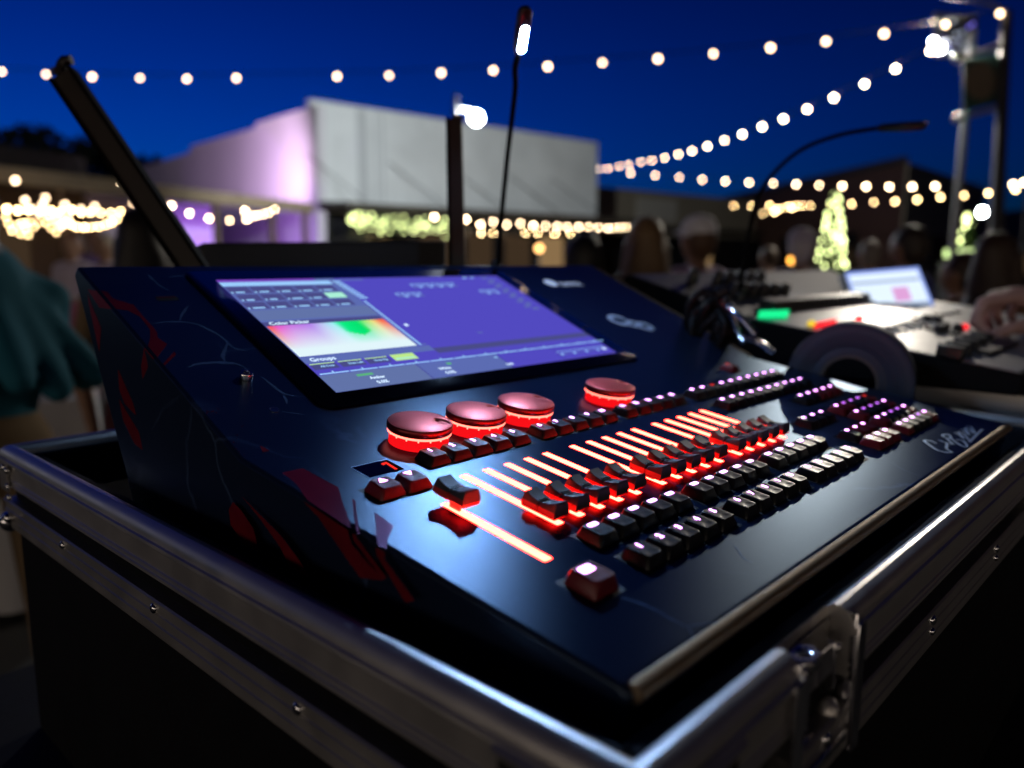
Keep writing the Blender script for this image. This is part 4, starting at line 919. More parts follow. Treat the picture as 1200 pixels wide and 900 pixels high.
for u, v, d, r, n, lab in ((6, 180, 70, (6.8, 6.8, 3.8), 2600, 'tall dark tree silhouetted above the brown shop at the left edge'), (96, 206, 82, (8, 6, 1.9), 1500, 'low dark tree showing over the brown shop roof, left of the slanted arm')):
    c = px(u, v, d); t = thing('tree', lab, 'tree', Vector((c.x, c.y, GROUND)), 'trees behind the shop')
    bm = new(); leaf_cloud(bm, c, r, n, .55, int(u) + 3); part('crown', bm, 'leaf_dark', t, flat=True, recalc=False)
    bm = new(); bm_tube(bm, [Vector((c.x, c.y, GROUND)), c - Vector((0, 0, r[2] * .5)), c + Vector((.4, .2, r[2] * .3))], [.35, .25, .1], 8)
    for k in range(5): a = k * 1.3; bm_tube(bm, [c - Vector((0, 0, r[2] * .6)), c + Vector((math.cos(a) * r[0] * .5, math.sin(a) * r[1] * .5, r[2] * .2))], [.15, .05], 6)
    part('trunk', bm, 'bark', t)
BALL = {}
def ball_mesh(name, r, m, seg=14):
    if (name, r, m) not in BALL:
        bm = new(); bm_ball(bm, (0, 0, 0), r, seg=seg, rings=8); BALL[(name, r, m)] = mesh(name, bm, m)
    return BALL[(name, r, m)]
for u, vt, d, r, n, lab, nl in ((979, 222, 12, .30, 900, 'cone-shaped tree wound with yellow-green fairy lights', 84), (1136, 252, 11, .30, 700, 'round-topped shrub with green fairy lights beside the grey street pole', 26)):
    top = px(u, vt, d); base = Vector((top.x, top.y, GROUND)); h = top.z - GROUND
    t = thing('lit_tree', lab, 'tree', base, 'trees wound with fairy lights')
    bm = new(); bm_lathe(bm, [(.24, 0), (.28, .35), (.26, .36)], Matrix.Translation(base), 20); part('pot', bm, 'pole_dark', t)
    bm = new(); bm_tube(bm, [base + Vector((0, 0, .3)), base + Vector((0, 0, h * .9))], [.04, .01], 8); part('trunk', bm, 'bark', t)
    bm = new(); leaf_cloud(bm, base + Vector((0, 0, .45)), (r, r, h - .45), n, .06, 5 + int(u), cone=True); part('crown', bm, 'leaf', t, flat=True, recalc=False)
    rnd = random.Random(int(u)); k = 0
    while k < nl:
        tt = rnd.random() ** 1.0; a = rnd.uniform(0, 6.28); z = .5 + (h - .5) * (.42 + .58 * tt); q = (z - .45) / (h - .45); rr = r * (1 - q) ** .75 * 1.04 + .02
        p = base + Vector((rr * math.cos(a), rr * math.sin(a), z))
        link('fairy_light', ball_mesh('fairy_light', .021 if nl > 50 else .024, 'fairy'), t, p - base); k += 1
tb = px(1133, 297, 10.6); sl = thing('lit_planter', 'low planter glowing yellow-green under the round-topped shrub', 'planter', Vector((tb.x, tb.y, GROUND)))
M['planter_glow'] = emis('glowing_planter_rim', (.75, 1.0, .38), 2.2)
bm = new(); bm_box(bm, Vector((tb.x, tb.y, (GROUND + tb.z) / 2 - .06)), (.5, .5, tb.z - GROUND - .12), Matrix.Rotation(.75, 3, 'Z')); part('box', bm, 'pole_dark', sl, flat=True)
bm = new(); bm_box(bm, Vector((tb.x, tb.y, tb.z)), (.40, .40, .10), Matrix.Rotation(.75, 3, 'Z')); part('lit_rim', bm, 'planter_glow', sl, flat=True)
# garland with fairy lights under the white building's awning
ga = thing('light_garland', 'leafy garland thick with yellow-green fairy lights under the awning of the white building', 'garland', up(W0 + nf * 2.3, zc - .1))
rnd = random.Random(21)
g0, g1 = px(408, 258, 25.5), px(526, 266, 28.0); bm = new(); leaf_cloud(bm, (g0 + g1) / 2, (1.0, 1.6, .25), 500, .14, 9); bm_tube(bm, [g0, g1], .03, 6); part('greenery', bm, 'leaf', ga, flat=True, recalc=False)
for k in range(88):
    p = px(rnd.uniform(408, 526), 0, 1); t = rnd.random(); u = 409 + 117 * t; v = 250 + 8 * t + rnd.uniform(-1, 20) * (.6 + .4 * math.sin(u * .25) ** 2); p = px(u, v, 25.2 + 2.6 * t)
    link('fairy_light', ball_mesh('fairy_light', .030, 'fairy'), ga, p - wloc(ga))

# ================================================================ strings of festoon bulbs
rnd_b = random.Random(77)
def strand(name_label, pts, a, b, r=.026, m='bulb', cable=True):
    """bulbs at measured spots in the upright plane between two far-apart supports: a, b = (picture column, metres ahead)"""
    A, B = pl(*a), pl(*b); nn = Vector(((B - A).y, -(B - A).x, 0)).normalized()
    P = [hit(u, v, A, nn) for u, v in pts]
    t = thing('string_lights', name_label, 'string lights', P[0], 'strings of warm festoon bulbs')
    bm = new(); bm_tube(bm, [p + Vector((0, 0, r + .03)) for p in spline(P, 3)], .006, 5); part('cable', bm, 'wire', t)
    dm = sum((p - CAM_POS).dot(cz) for p in P) / len(P); far = m == 'bulb_far'
    key = 'bulb_%s_%d' % (m, round(dm)); st = max(5.0, (1.05 if far else 1.5) * (14 * dm / (FPX * 2 * r)) ** 2)
    if key not in M: M[key] = emis('warm_bulb', (1.0, .66, .30) if far else (1.0, .70, .42), st)
    for p in P: link('bulb', ball_mesh('bulb', r, key), t, p - P[0]).scale = (rnd_b.uniform(.86, 1.1),) * 3
    return t
strand('long string of widely spaced warm bulbs crossing the top of the blue sky', [(-60, 78), (2, 84), (54, 87), (108, 90), (164, 91.5), (219, 92.5), (277, 91.5), (395, 89.5), (456, 88.5), (517, 85.5), (578, 82.5), (642, 78), (706, 73.5), (771, 69), (836, 63), (903, 56), (968, 48.5), (1036, 39.5), (1108, 29), (1172, 16)], (0, 11.5), (1172, 8.6))
strand('string of warm bulbs rising steeply from the white building to the flood lamp', [(703, 198), (713, 197.5), (726, 195), (737, 193), (751, 190), (764, 188), (779, 185), (795, 181), (811, 177), (829, 171.5), (849, 164.5), (870, 157.5), (893, 148.5), (918, 139.5), (946, 128), (977, 114.5), (1013, 98.5), (1049.5, 80.5), (1090, 60)], (703, 34), (1090, 9.2))
strand('near level string of warm bulbs above the brick building', [(739, 203), (768, 205.5), (796, 208), (823, 210.5), (850, 212.5), (878, 214), (906, 215), (933, 216), (960, 217), (987, 218), (1015, 218.5), (1042, 219), (1069, 219), (1096, 218.5), (1123, 217.5), (1187, 216), (1200, 214), (1226, 211)], (739, 24), (1200, 13))
strand('string of warm bulbs crossing in front of the brick building behind the cone-shaped tree', [(894, 250.5), (908, 247), (920, 243), (933, 241), (950, 241), (974, 239.5), (998, 239), (1024, 237), (1049, 236), (1075, 234), (1102, 231), (1130, 229), (1158, 226.5), (1190, 222), (1220, 218)], (894, 26), (1190, 14), m='bulb_far')
strand('short bunched string of bulbs left of the cone-shaped tree', [(860, 241.5), (881, 241.5), (902, 240.5), (907, 248.5), (913, 245), (925, 242), (929, 244), (940, 241)], (860, 33), (940, 27), m='bulb_far')
strand('string of warm bulbs along the awning of the white building', [(509, 254.5), (546, 257), (563, 263), (578, 260), (594, 263), (610, 262), (625, 264.5), (639, 265), (653, 265.5), (665, 266), (678, 266), (690, 266), (701, 266.5), (712, 268), (720, 267), (727, 266.5), (734, 266.5)], (509, 24), (734, 36), r=.036)
strand('reflection of the awning bulbs, built as a faint row of glowing balls at the white building', [(564, 273.5), (578, 273), (616, 273), (630, 273.5), (650, 274), (668, 274)], (564, 27.5), (668, 33), r=.02, m='bulb_far')  # mirror image of the awning string, built as glowing bulbs
strand('string of bulbs sagging in front of the purple wall', [(143, 213.5), (201, 241), (222, 250), (245, 256), (269, 258.5), (289, 257), (297, 253), (309, 251), (322, 245.5), (335, 240.5)], (143, 13.5), (335, 25))
strand('short string of bulbs at the right end of the purple wall', [(287, 247), (291, 255.5), (301, 252.5), (315, 249), (327, 243)], (287, 18), (327, 25))
rnd = random.Random(4)
strand('string of bright bulbs in a deep curve under the porch roof at the far left', [(18, 211.5), (29.5, 235), (53, 232), (50, 240), (37, 245), (46, 249), (57, 252), (66, 258), (72, 265), (80, 257), (76, 240), (95, 245), (111, 242), (156, 238), (161, 247)], (18, 9), (161, 13))
strand('orange-looking string of far bulbs in two rows under the porch roof', [(8, 245), (21, 246.5), (33, 246), (48, 247.5), (60, 247), (71, 248.5), (84, 246), (95, 249), (106, 248.5), (118, 249.5), (130, 249.5), (141, 248), (151, 247.5), (146, 253), (138, 257), (131, 260.5), (124, 263), (115, 266), (107, 267), (99, 266.5), (90, 266), (83, 263), (76, 261.5)], (8, 15), (151, 22), r=.036, m='bulb_far')
strand('tangled string of far bulbs behind the grey-haired person at the left', [(7, 254), (10, 262), (14, 270), (20, 264), (25, 262), (30, 268), (33, 275), (35, 260), (40, 266), (45, 261), (54, 261), (60, 267), (66, 272), (30, 262), (24, 274)], (7, 12), (66, 15), m='bulb_far')

# ================================================================ street poles and flood lamps
def pole(p, top_z, r, m, parent): bm = new(); bm_tube(bm, [Vector((p.x, p.y, GROUND)), Vector((p.x, p.y, top_z))], [r, r * .8], 14); return part('pole', bm, m, parent)
a = pl(1116, 9.0); sa = thing('street_pole', 'pale grey street pole carrying a bright double flood lamp near its top', 'pole', Vector((a.x, a.y, GROUND)))
pole(a, zat(48, 9), .05, 'metal_pole', sa)
bm = new(); bm_lathe(bm, [(.13, 0), (.13, .2), (.07, .24)], Matrix.Translation(Vector((a.x, a.y, GROUND))), 16); part('base_plate', bm, 'metal_pole', sa)
M['flood2'] = emis('flood_lamp_near', (.97, .97, 1.0), 60.0)
for (u, v, r) in ((1101, 57, .055), (1094, 48, .035)):
    bm = new(); c = px(u, v, 8.9); bm_ball(bm, c, r, (1.1, 1.1, .75)); lf = part('flood_lamp', bm, 'flood2', sa)
    bm = new(); bm_tube(bm, [c, Vector((a.x, a.y, c.z - .03))], .02, 6); part('bracket', bm, 'metal_pole', sa)
fr = thing('decorated_frame', 'dark square frame with tiny blue and white lights on top of the pale street pole', 'frame', px(1125, 70, 9.1))
bm = new(); q = [px(u, v, 9.2) for u, v in ((1096, 14), (1146, 18), (1142, 62), (1098, 66))]; bm_prism(bm, q, [p + cz * .05 for p in q]); part('backing', bm, 'pole_dark', fr, flat=True)
M['tiny_blue'] = emis('tiny_blue_light', (.25, .2, 1.0), 2.0); M['tiny_white'] = emis('tiny_white_light', (.7, .8, 1.0), 1.2); rnd = random.Random(8)
for k in range(26): link('tiny_light', ball_mesh('tiny_light', .014, 'tiny_blue' if k % 3 == 0 else 'tiny_white'), fr, px(rnd.uniform(1104, 1140), rnd.uniform(20, 60), 9.15) - wloc(fr))
b0, b1 = px(1166, 300, 8.3), px(1180, 14, 8.3); sb = thing('banner_pole', 'tall dark pole holding a dark green banner with a tan emblem', 'pole', Vector((b0.x, b0.y, GROUND)))
bm = new(); bm_tube(bm, [Vector((b0.x, b0.y, GROUND)), b0, b1], [.085, .07, .055], 14); part('pole', bm, 'pole_dark', sb)
for v0, v1 in ((68, 52), (139, 124)):
    bm = new(); bm_tube(bm, [px(1122, v0, 8.4), px(1178, v1, 8.3)], .03, 8); bm_ball(bm, px(1122, v0, 8.4), .055); part('bracket', bm, 'metal_pole', sb)
q = [px(u, v, 8.4) for u, v in ((1129, 70), (1171, 60), (1169, 121), (1128, 131))]; bm = new(); bm_prism(bm, q, [p + cz * .01 for p in q]); bn = part('banner', bm, 'banner', sb, flat=True)
bm = new(); cc = px(1149, 95, 8.385); bm_loft(bm, [[cc + cx * .175 * math.cos(t) * k - cy * .21 * math.sin(t) * k - cz * o for t in np.linspace(0, 6.283, 25)[:-1]] for k, o in ((1, 0), (1, .004))]); part('emblem', bm, 'banner_tan', bn)
bm = new(); bm_tube(bm, [b1, px(1160, 4, 8.3), px(1100, -6, 8.4)], .02, 6); part('arm', bm, 'pole_dark', sb)
for u, v, d, lab in ((1184, 234, 20, 'farther slim dark pole at the right edge'),):
    a = pl(u + 12, d); t = thing('slim_pole', lab, 'pole', Vector((a.x, a.y, GROUND))); pole(a, zat(150, d), .06, 'pole_dark', t)
a = pl(536, 15); sf = thing('lamp_post', 'lamp post in front of the white building with one dazzling white flood lamp', 'lamp post', Vector((a.x, a.y, GROUND)))
pole(a, zat(118, 15), .06, 'pole_dark', sf); c = px(558, 138, 15); FL1 = c
bm = new(); bm_tube(bm, [Vector((a.x, a.y, c.z + .1)), c + Vector((0, 0, .12))], .025, 8); part('arm', bm, 'pole_dark', sf)
bm = new(); bm_ball(bm, c, .125); part('lamp_globe', bm, 'flood', sf)
a = pl(1158, 18); sg2 = thing('lamp_post', 'short lamp post with one round white lamp above the round-topped shrub', 'lamp post', Vector((a.x, a.y, GROUND)))
pole(a, zat(246, 18), .05, 'pole_dark', sg2); bm = new(); bm_ball(bm, px(1151, 248.5, 18), .09); part('lamp_globe', bm, 'flood', sg2); bm = new(); bm_tube(bm, [px(1151, 248.5, 18), Vector((a.x, a.y, zat(247, 18)))], .03, 6); part('arm', bm, 'pole_dark', sg2)
for u, v, d, lab in ((632, 291, 20, 'orange round lantern glowing before the white building shop front'), (899, 297, 13, 'amber round lantern left of the cone-shaped tree'), (928, 305, 12, 'deeper orange round lantern nearest the cone-shaped tree')):
    M_ = 'lantern%d' % u; M[M_] = emis('lantern_glow', (1.0, .42 if u != 632 else .5, .06 if u != 632 else .16), 7.0); c = px(u, v, d); t = thing('lantern', lab, 'lantern', Vector((c.x, c.y, GROUND)), 'round lanterns on stakes')
    bm = new(); bm_ball(bm, c, .055 * d / 13); part('globe', bm, M_, t); bm = new(); bm_tube(bm, [Vector((c.x, c.y, GROUND)), c], .012, 6); part('stake', bm, 'pole_dark', t)

# white clothed table at the left with boxes on it
tc = px(52, 470, 3.3); tt = thing('banquet_table', 'table under a long white cloth at the left, seen past the case corner', 'table', Vector((tc.x, tc.y, GROUND)))
q = [px(u, v, d) for u, v, d in ((-160, 492, 2.75), (100, 462, 3.1), (110, 436, 3.9), (-120, 446, 3.7))]; zt = px(52, 468, 3.1).z
top = [up(p, zt) for p in q]; bm = new(); bm_prism(bm, [p - Vector((0, 0, .03)) for p in top], top); part('tabletop', bm, 'cloth_white', tt)
bm = new(); cen = sum(top, Vector()) / 4; N_ = 60; lo = []
per = [top[i].lerp(top[(i + 1) % 4], k / 15) for i in range(4) for k in range(15)]
bm_loft(bm, [[up(cen + (p - cen) * 1.01, zt + .003) for p in per], [up(cen + (p - cen) * (1.03 + .012 * math.sin(i * 1.7)), zt - .25) for i, p in enumerate(per)], [up(cen + (p - cen) * (1.05 + .03 * math.sin(i * 1.7)), GROUND + .03) for i, p in enumerate(per)]], False); part('cloth', bm, 'cloth_white', tt, ang=60)
rnd = random.Random(2)
for k, (u, d, w, h, lab, m) in enumerate(((30, 3.3, .16, .09, 'flat cardboard box at the left on the white clothed table', 'box_brown'), (66, 3.4, .13, .13, 'taller cardboard box at the middle of the white clothed table', 'box_brown'), (86, 3.25, .09, .07, 'small dark box at the right end of the white clothed table', 'grey_case'))):
    p = pl(u, d); bm = new(); R_ = Matrix.Rotation(.3 + k, 3, 'Z'); bm_box(bm, up(p, zt + h / 2 + .004), (w, w * .8, h), R_); bm_box(bm, up(p, zt + h + .006), (w * 1.04, w * .84, .012), R_)
    single('box', bm, m, lab, 'box', up(p, zt), 'boxes on the white clothed table', flat=True)

# ================================================================ people
def skin_mats(skin, top, trousers, hair, shoe=(.02, .018, .016), extra=None):
    k = len(bpy.data.materials)
    return [mat('skin', skin, .55), mat('top_cloth', top, .85), mat('trouser_cloth', trousers, .85), mat('hair', hair, .55), mat('shoe', shoe, .6), mat('cap_cloth', extra or top, .85), mat('eye', (.02, .015, .012), .2)]
def blob(prims, voxel, mats, base, label, smooth_n=4):
    """one continuous body from overlapping tapered limbs"""
    bm = new()
    for p in prims:
        if p[0] == 'c':
            _, a, b, ra, rb, mi = p; a, b = Vector(a), Vector(b); d = b - a; n = max(2, int(d.length / (min(ra, rb) * .5)) + 1)
            bm_tube(bm, [a + d * k / (n - 1) for k in range(n)], [ra + (rb - ra) * k / (n - 1) for k in range(n)], 14)
            bm_ball(bm, a, ra, seg=14, rings=8); bm_ball(bm, b, rb, seg=14, rings=8)
        else:
            _, c, r, mi, rot = p; bm_ball(bm, c, 1.0, r, 18, 12, rot)
    me = bpy.data.meshes.new('tmp'); bm.to_mesh(me); bm.free(); o = bpy.data.objects.new('tmp', me); COL.objects.link(o)
    md = o.modifiers.new('r', 'REMESH'); md.mode = 'VOXEL'; md.voxel_size = voxel
    sm = o.modifiers.new('s', 'SMOOTH'); sm.iterations = smooth_n; sm.factor = .5
    bpy.context.view_layer.update()
    out = bpy.data.meshes.new_from_object(o.evaluated_get(bpy.context.evaluated_depsgraph_get())); bpy.data.objects.remove(o); bpy.data.meshes.remove(me)
    out.materials.clear()
    for m in mats: out.materials.append(m)
    n = len(out.polygons); C = np.zeros(n * 3); out.polygons.foreach_get('center', C); C = C.reshape(-1, 3); best = np.full(n, 1e9); idx = np.zeros(n, dtype=np.int32)
    for p in prims:
        if p[0] == 'c':
            a, b = np.array(p[1]), np.array(p[2]); d = b - a; t = np.clip(((C - a) @ d) / max(1e-9, d @ d), 0, 1); dist = np.linalg.norm(C - (a + t[:, None] * d), axis=1) - (p[3] + (p[4] - p[3]) * t)
        else:
            R_ = np.array(p[4]) if p[4] is not None else np.eye(3); q = ((C - np.array(p[1])) @ R_) / np.array(p[2]); dist = (np.linalg.norm(q, axis=1) - 1) * min(p[2])
        w = dist < best; best[w] = dist[w]; idx[w] = p[5] if p[0] == 'c' else p[3]
    out.polygons.foreach_set('material_index', idx); out.name = 'person'; smooth(out, 180)
    V = np.zeros(len(out.vertices) * 3); out.vertices.foreach_get('co', V); V = V.reshape(-1, 3) - np.array(base); out.vertices.foreach_set('co', V.ravel()); out.update()
    o = link('person', out, None, base); tag(o, label, 'person', 'people standing about the street'); return o
def person(u, v, d, face, label, cols, hair='short', s=None, arm=.0, poncho=False, lean=0., skirt=False, voxel=.016, arms=None):
    """standing figure whose head sits at picture spot (u, v), d metres ahead; face = heading in degrees"""
    h = px(u, v, d); s = s or (h.z - GROUND) / 1.60; base = Vector((h.x, h.y, GROUND)); F = Matrix.Rotation(math.radians(face), 3, 'Z')
    X = lambda x, y, z: base + F @ (Vector((x, y, z)) * s)       # y is forward
    fwd = F
    P = []; c = lambda a, b, ra, rb, mi: P.append(('c', X(*a), X(*b), ra * s, rb * s, mi)); e = lambda a, r, mi: P.append(('e', X(*a), tuple(k * s for k in r), mi, fwd))
    for g in (-1, 1):
        c((g * .10, 0, .92), (g * .105, .02, .50), .088, .058, 2); c((g * .105, .02, .50), (g * .11, -.01, .10), .056, .040, 2); c((g * .11, -.03, .05), (g * .13, .13, .035), .042, .034, 4)
        sh = (g * .185, 0, 1.38); el = (g * (.25 + arm * .1), -.02 + arm * .1, 1.10); wr = (g * (.24 - arm * .1), .06 + arm * .28, .88 + arm * .28)
        if poncho: el = (g * .20, .12, 1.24); wr = (g * .05, .25, 1.26)
        c(sh, el, .054, .043, 1); c(el, wr, .038, .028, 0)
        hd = (wr[0], wr[1] + .03, wr[2] - .05 + arm * .05); c(wr, hd, .026, .03, 0)
        for k in range(4): c((hd[0], hd[1] - .02 + k * .014, hd[2] - .02), (hd[0] - g * .008, hd[1] - .01 + k * .016, hd[2] - .085 + abs(k - 1.5) * .008), .010, .008, 0)
        c(hd, (hd[0] - g * .01, hd[1] + .05, hd[2] - .04), .011, .009, 0)
    e((0, 0, .98), (.165, .115, .13), 2); e((0, .0, 1.16), (.150, .105, .17), 1); e((0, 0, 1.32), (.185, .115, .13), 1); c((-.13, 0, 1.40), (.13, 0, 1.40), .058, .058, 1)
    c((0, -.01, 1.40), (0, .015, 1.52), .058, .052, 0)
    e((0, .02, 1.60), (.076, .096, .118), 0); e((0, .105, 1.585), (.014, .02, .024), 0); c((-.02, .098, 1.545), (.02, .098, 1.545), .010, .010, 0)
    for g in (-1, 1): e((g * .078, .015, 1.59), (.014, .022, .034), 0); e((g * .03, .100, 1.61), (.012, .010, .008), 6)
    if hair == 'bald': pass
    else: e((0, -.012, 1.635), (.086, .102, .098), 3); e((0, -.045, 1.585), (.080, .070, .09), 3)
    if hair == 'long':
        e((0, -.055, 1.50), (.095, .055, .16), 3); e((0, -.06, 1.36), (.10, .045, .16), 3)
        for g in (-1, 1): c((g * .075, .01, 1.60), (g * .10, .02, 1.36), .034, .03, 3)
    if hair == 'cap': e((0, -.005, 1.655), (.094, .112, .085), 5); P.append(('e', X(0, .13, 1.645), (.075 * s, .07 * s, .012 * s), 5, fwd)); 
    if hair == 'bun': e((0, -.09, 1.67), (.05, .05, .05), 3)
    if poncho: c((0, 0, 1.46), (0, 0, 1.40), .09, .15, 1); c((0, 0, 1.38), (0, 0, 1.26), .13, .17, 1); [c((.10 * math.cos(k * .4488), .08 * math.sin(k * .4488), 1.43), ((.25 + .035 * (k % 2)) * math.cos(k * .4488), (.21 + .03 * (k % 2)) * math.sin(k * .4488), 1.15 + .02 * (k % 3)), .036, .044, 1) for k in range(14)]
    if skirt: c((0, 0, .95), (0, 0, .62), .165, .21, 2)
    return blob(P, voxel * (1 if d < 6 else 1.6), skin_mats(*cols), base, label)
SK, SK2 = (.42, .25, .17), (.30, .17, .11)
yaw = math.degrees(math.atan2(cz.y, cz.x)) - 90           # heading that looks away from the camera
person(-46, 252, 1.9, yaw + 40, 'person with grey hair in a loose teal top cut by the left edge', (SK, (.008, .14, .21), (.22, .15, .08), (.20, .20, .21)), poncho=True)
person(167, 284, 2.7, yaw + 15, 'person with dark hair, tan top and dark red skirt behind the slanted arm', (SK, (.25, .17, .09), (.07, .008, .012), (.012, .009, .008)), hair='long', skirt=True)
person(84, 288, 7.5, yaw + 170, 'person in a white shirt and pink skirt lit lilac on the porch', (SK, (.75, .66, .80), (.40, .12, .22), (.25, .12, .08)), skirt=True)
person(113, 281, 8.2, yaw + 200, 'tall person in a purple jacket standing just left of the dark-haired head', (SK, (.22, .15, .40), (.08, .08, .12), (.05, .03, .02)))
person(124, 290, 7.2, yaw + 150, 'person with pale hair in white holding out both arms on the porch', (SK, (.72, .65, .80), (.55, .50, .6), (.55, .48, .40)), arm=.8)
person(683, 303, 3.0, yaw + 20, 'person with black hair whose head just clears the right edge of the touchscreen', (SK2, (.03, .03, .035), (.03, .03, .04), (.010, .008, .007)), s=.88)
person(757, 296, 3.3, yaw - 5, 'person with very long brown hair seen from behind left of the white cap', (SK, (.26, .20, .12), (.05, .05, .07), (.20, .12, .055)), hair='long', s=.93)
person(818, 281, 4.0, yaw + 25, 'person in a white cap and lavender shirt seen from behind', (SK2, (.62, .48, .72), (.08, .08, .12), (.12, .06, .03), (.02, .018, .016), (.85, .85, .92)), hair='cap')
person(939, 290, 5.0, yaw - 20, 'person with pale grey hair left of the cone-shaped tree', (SK, (.6, .55, .66), (.06, .06, .07), (.75, .7, .72)), hair='cap')
person(1065, 290, 4.2, yaw + 30, 'person with short dark hair and blue shirt left of the grey street pole', (SK2, (.12, .15, .5), (.05, .05, .07), (.03, .02, .015)))
person(1018, 298, 6.5, yaw + 10, 'person in a grey top between the cone-shaped tree and the blue shirt', (SK, (.42, .40, .40), (.05, .05, .07), (.30, .26, .22)))
person(1168, 306, 3.0, yaw - 60, 'person with long dark brown hair and bare arms right of the grey street pole', (SK2, (.25, .12, .06), (.05, .04, .04), (.05, .028, .018)), hair='long')
person(1128, 316, 3.6, yaw + 40, 'person in a rust brown top right behind the grey street pole', (SK2, (.36, .16, .08), (.05, .04, .04), (.05, .025, .015)), hair='bun', s=.85)
person(900, 302, 8.0, yaw + 30, 'person in white far behind the pale control desk', (SK, (.60, .58, .56), (.1, .1, .12), (.10, .06, .04)))

# the operator whose hand reaches in from the right
H = lambda u, v, d=1.20: px(u, v, d)
prims = []
def chain(pts, rs, mi=0):
    for k in range(len(pts) - 1): prims.append(('c', pts[k], pts[k + 1], rs[k], rs[k + 1], mi))
chain([H(1216, 354, 1.20), H(1186, 348, 1.19), H(1152, 355, 1.18), H(1143, 377, 1.175), H(1157, 389, 1.17)], [.0125, .0115, .0105, .0092, .0075])   # index finger, knuckles up
chain([H(1218, 350, 1.23), H(1192, 343, 1.23), H(1164, 347, 1.225), H(1152, 368, 1.22), H(1160, 388, 1.21)], [.0125, .0115, .0105, .0092, .0078])
chain([H(1222, 350, 1.26), H(1200, 343, 1.265), H(1178, 347, 1.265), H(1166, 366, 1.255), H(1172, 382, 1.25)], [.012, .011, .010, .0088, .0075])
chain([H(1228, 354, 1.285), H(1210, 348, 1.295), H(1192, 353, 1.295), H(1184, 368, 1.29), H(1188, 378, 1.285)], [.011, .0098, .0088, .0078, .0068])
chain([H(1245, 392, 1.20), H(1214, 381, 1.165), H(1185, 384, 1.155), H(1166, 393, 1.15)], [.017, .0125, .0108, .0085])     # thumb from the side of the palm
prims.append(('c', H(1222, 360, 1.215), H(1262, 375, 1.21), .017, .022, 0)); prims.append(('c', H(1225, 358, 1.25), H(1264, 372, 1.24), .017, .022, 0)); prims.append(('c', H(1228, 362, 1.28), H(1266, 374, 1.265), .014, .020, 0))
elb, shl = H(1475, 430, 1.14), None
prims.append(('c', H(1264, 374, 1.235), elb, .027, .043, 0))
ob = Vector((elb.x + .18, elb.y - .32, GROUND)); FO = Matrix.Rotation(math.radians(12), 3, 'Z')
OX = lambda x, y, z: ob + FO @ Vector((x, y, z))
shl = OX(-.19, 0, 1.40); prims.append(('c', elb, shl, .045, .058, 1))
for g in (-1, 1):
    prims += [('c', OX(g * .10, 0, .92), OX(g * .11, .02, .5), .09, .06, 2), ('c', OX(g * .11, .02, .5), OX(g * .11, -.01, .1), .057, .042, 2), ('c', OX(g * .11, -.03, .05), OX(g * .13, .13, .035), .043, .035, 4), ('e', OX(g * .078, .015, 1.61), (.014, .022, .034), 0, FO), ('e', OX(g * .03, .10, 1.63), (.012, .010, .008), 6, FO)]
prims += [('c', OX(.19, 0, 1.40), OX(.26, 0, 1.12), .058, .045, 1), ('c', OX(.26, 0, 1.12), OX(.22, .12, .92), .04, .028, 0), ('c', OX(.22, .13, .91), OX(.21, .2, .86), .03, .02, 0), ('e', OX(0, 0, .98), (.17, .12, .13), 2, FO), ('e', OX(0, 0, 1.16), (.155, .11, .17), 1, FO), ('e', OX(0, 0, 1.33), (.19, .12, .13), 1, FO),
          ('c', OX(-.13, 0, 1.41), OX(.13, 0, 1.41), .06, .06, 1), ('c', OX(0, 0, 1.42), OX(0, .01, 1.54), .06, .054, 0), ('e', OX(0, .02, 1.62), (.077, .097, .12), 0, FO), ('e', OX(0, .105, 1.605), (.014, .02, .024), 0, FO), ('e', OX(0, -.012, 1.655), (.087, .102, .098), 3, FO)]
blob(prims, .0042, skin_mats((.50, .30, .27), (.02, .02, .022), (.03, .035, .05), (.03, .02, .015)), ob, 'person in black whose bare hand pinches a fader on the pale desk', 3)
bm = new(); bm_ball(bm, H(1167, 392, 1.140), 1.0, (.0065, .0045, .003)); 

# ================================================================ light
w = bpy.data.worlds.new('World'); scene.world = w; w.use_nodes = True; nt = w.node_tree; bg = nt.nodes['Background']
sky = nt.nodes.new('ShaderNodeTexSky'); sky.sky_type = 'NISHITA'; sky.sun_disc = False
SUN_EL, SUN_ROT = math.radians(1.0), math.radians(-20)
sky.sun_elevation = SUN_EL; sky.sun_rotation = SUN_ROT; sky.altitude = 200; sky.air_density = 1.0; sky.dust_density = 0.2; sky.ozone_density = 6.0
# dusk: the glow is left low over the roofs ahead; the sky darkens overhead and behind
N = nt.nodes.new; L = nt.links.new
tc = N('ShaderNodeTexCoord'); glow = (px(380, 308, 1) - CAM_POS); glow.z = 0; glow.normalize()
dp = N('ShaderNodeVectorMath'); dp.operation = 'DOT_PRODUCT'; dp.inputs[1].default_value = glow; L(tc.outputs['Generated'], dp.inputs[0])
mx = N('ShaderNodeMath'); mx.operation = 'MAXIMUM'; mx.inputs[1].default_value = 0; L(dp.outputs['Value'], mx.inputs[0])
pw = N('ShaderNodeMath'); pw.operation = 'POWER'; pw.inputs[1].default_value = 2.2; L(mx.outputs[0], pw.inputs[0])
sx = N('ShaderNodeSeparateXYZ'); L(tc.outputs['Generated'], sx.inputs[0])
el = N('ShaderNodeMapRange'); el.inputs[1].default_value = .06; el.inputs[2].default_value = .42; el.inputs[3].default_value = 1; el.inputs[4].default_value = 0; L(sx.outputs['Z'], el.inputs[0])
tint = N('ShaderNodeMix'); tint.data_type = 'RGBA'; tint.inputs[6].default_value = (.002, .14, .60, 1); tint.inputs[7].default_value = (.004, .58, 1.62, 1); L(el.outputs[0], tint.inputs[0])
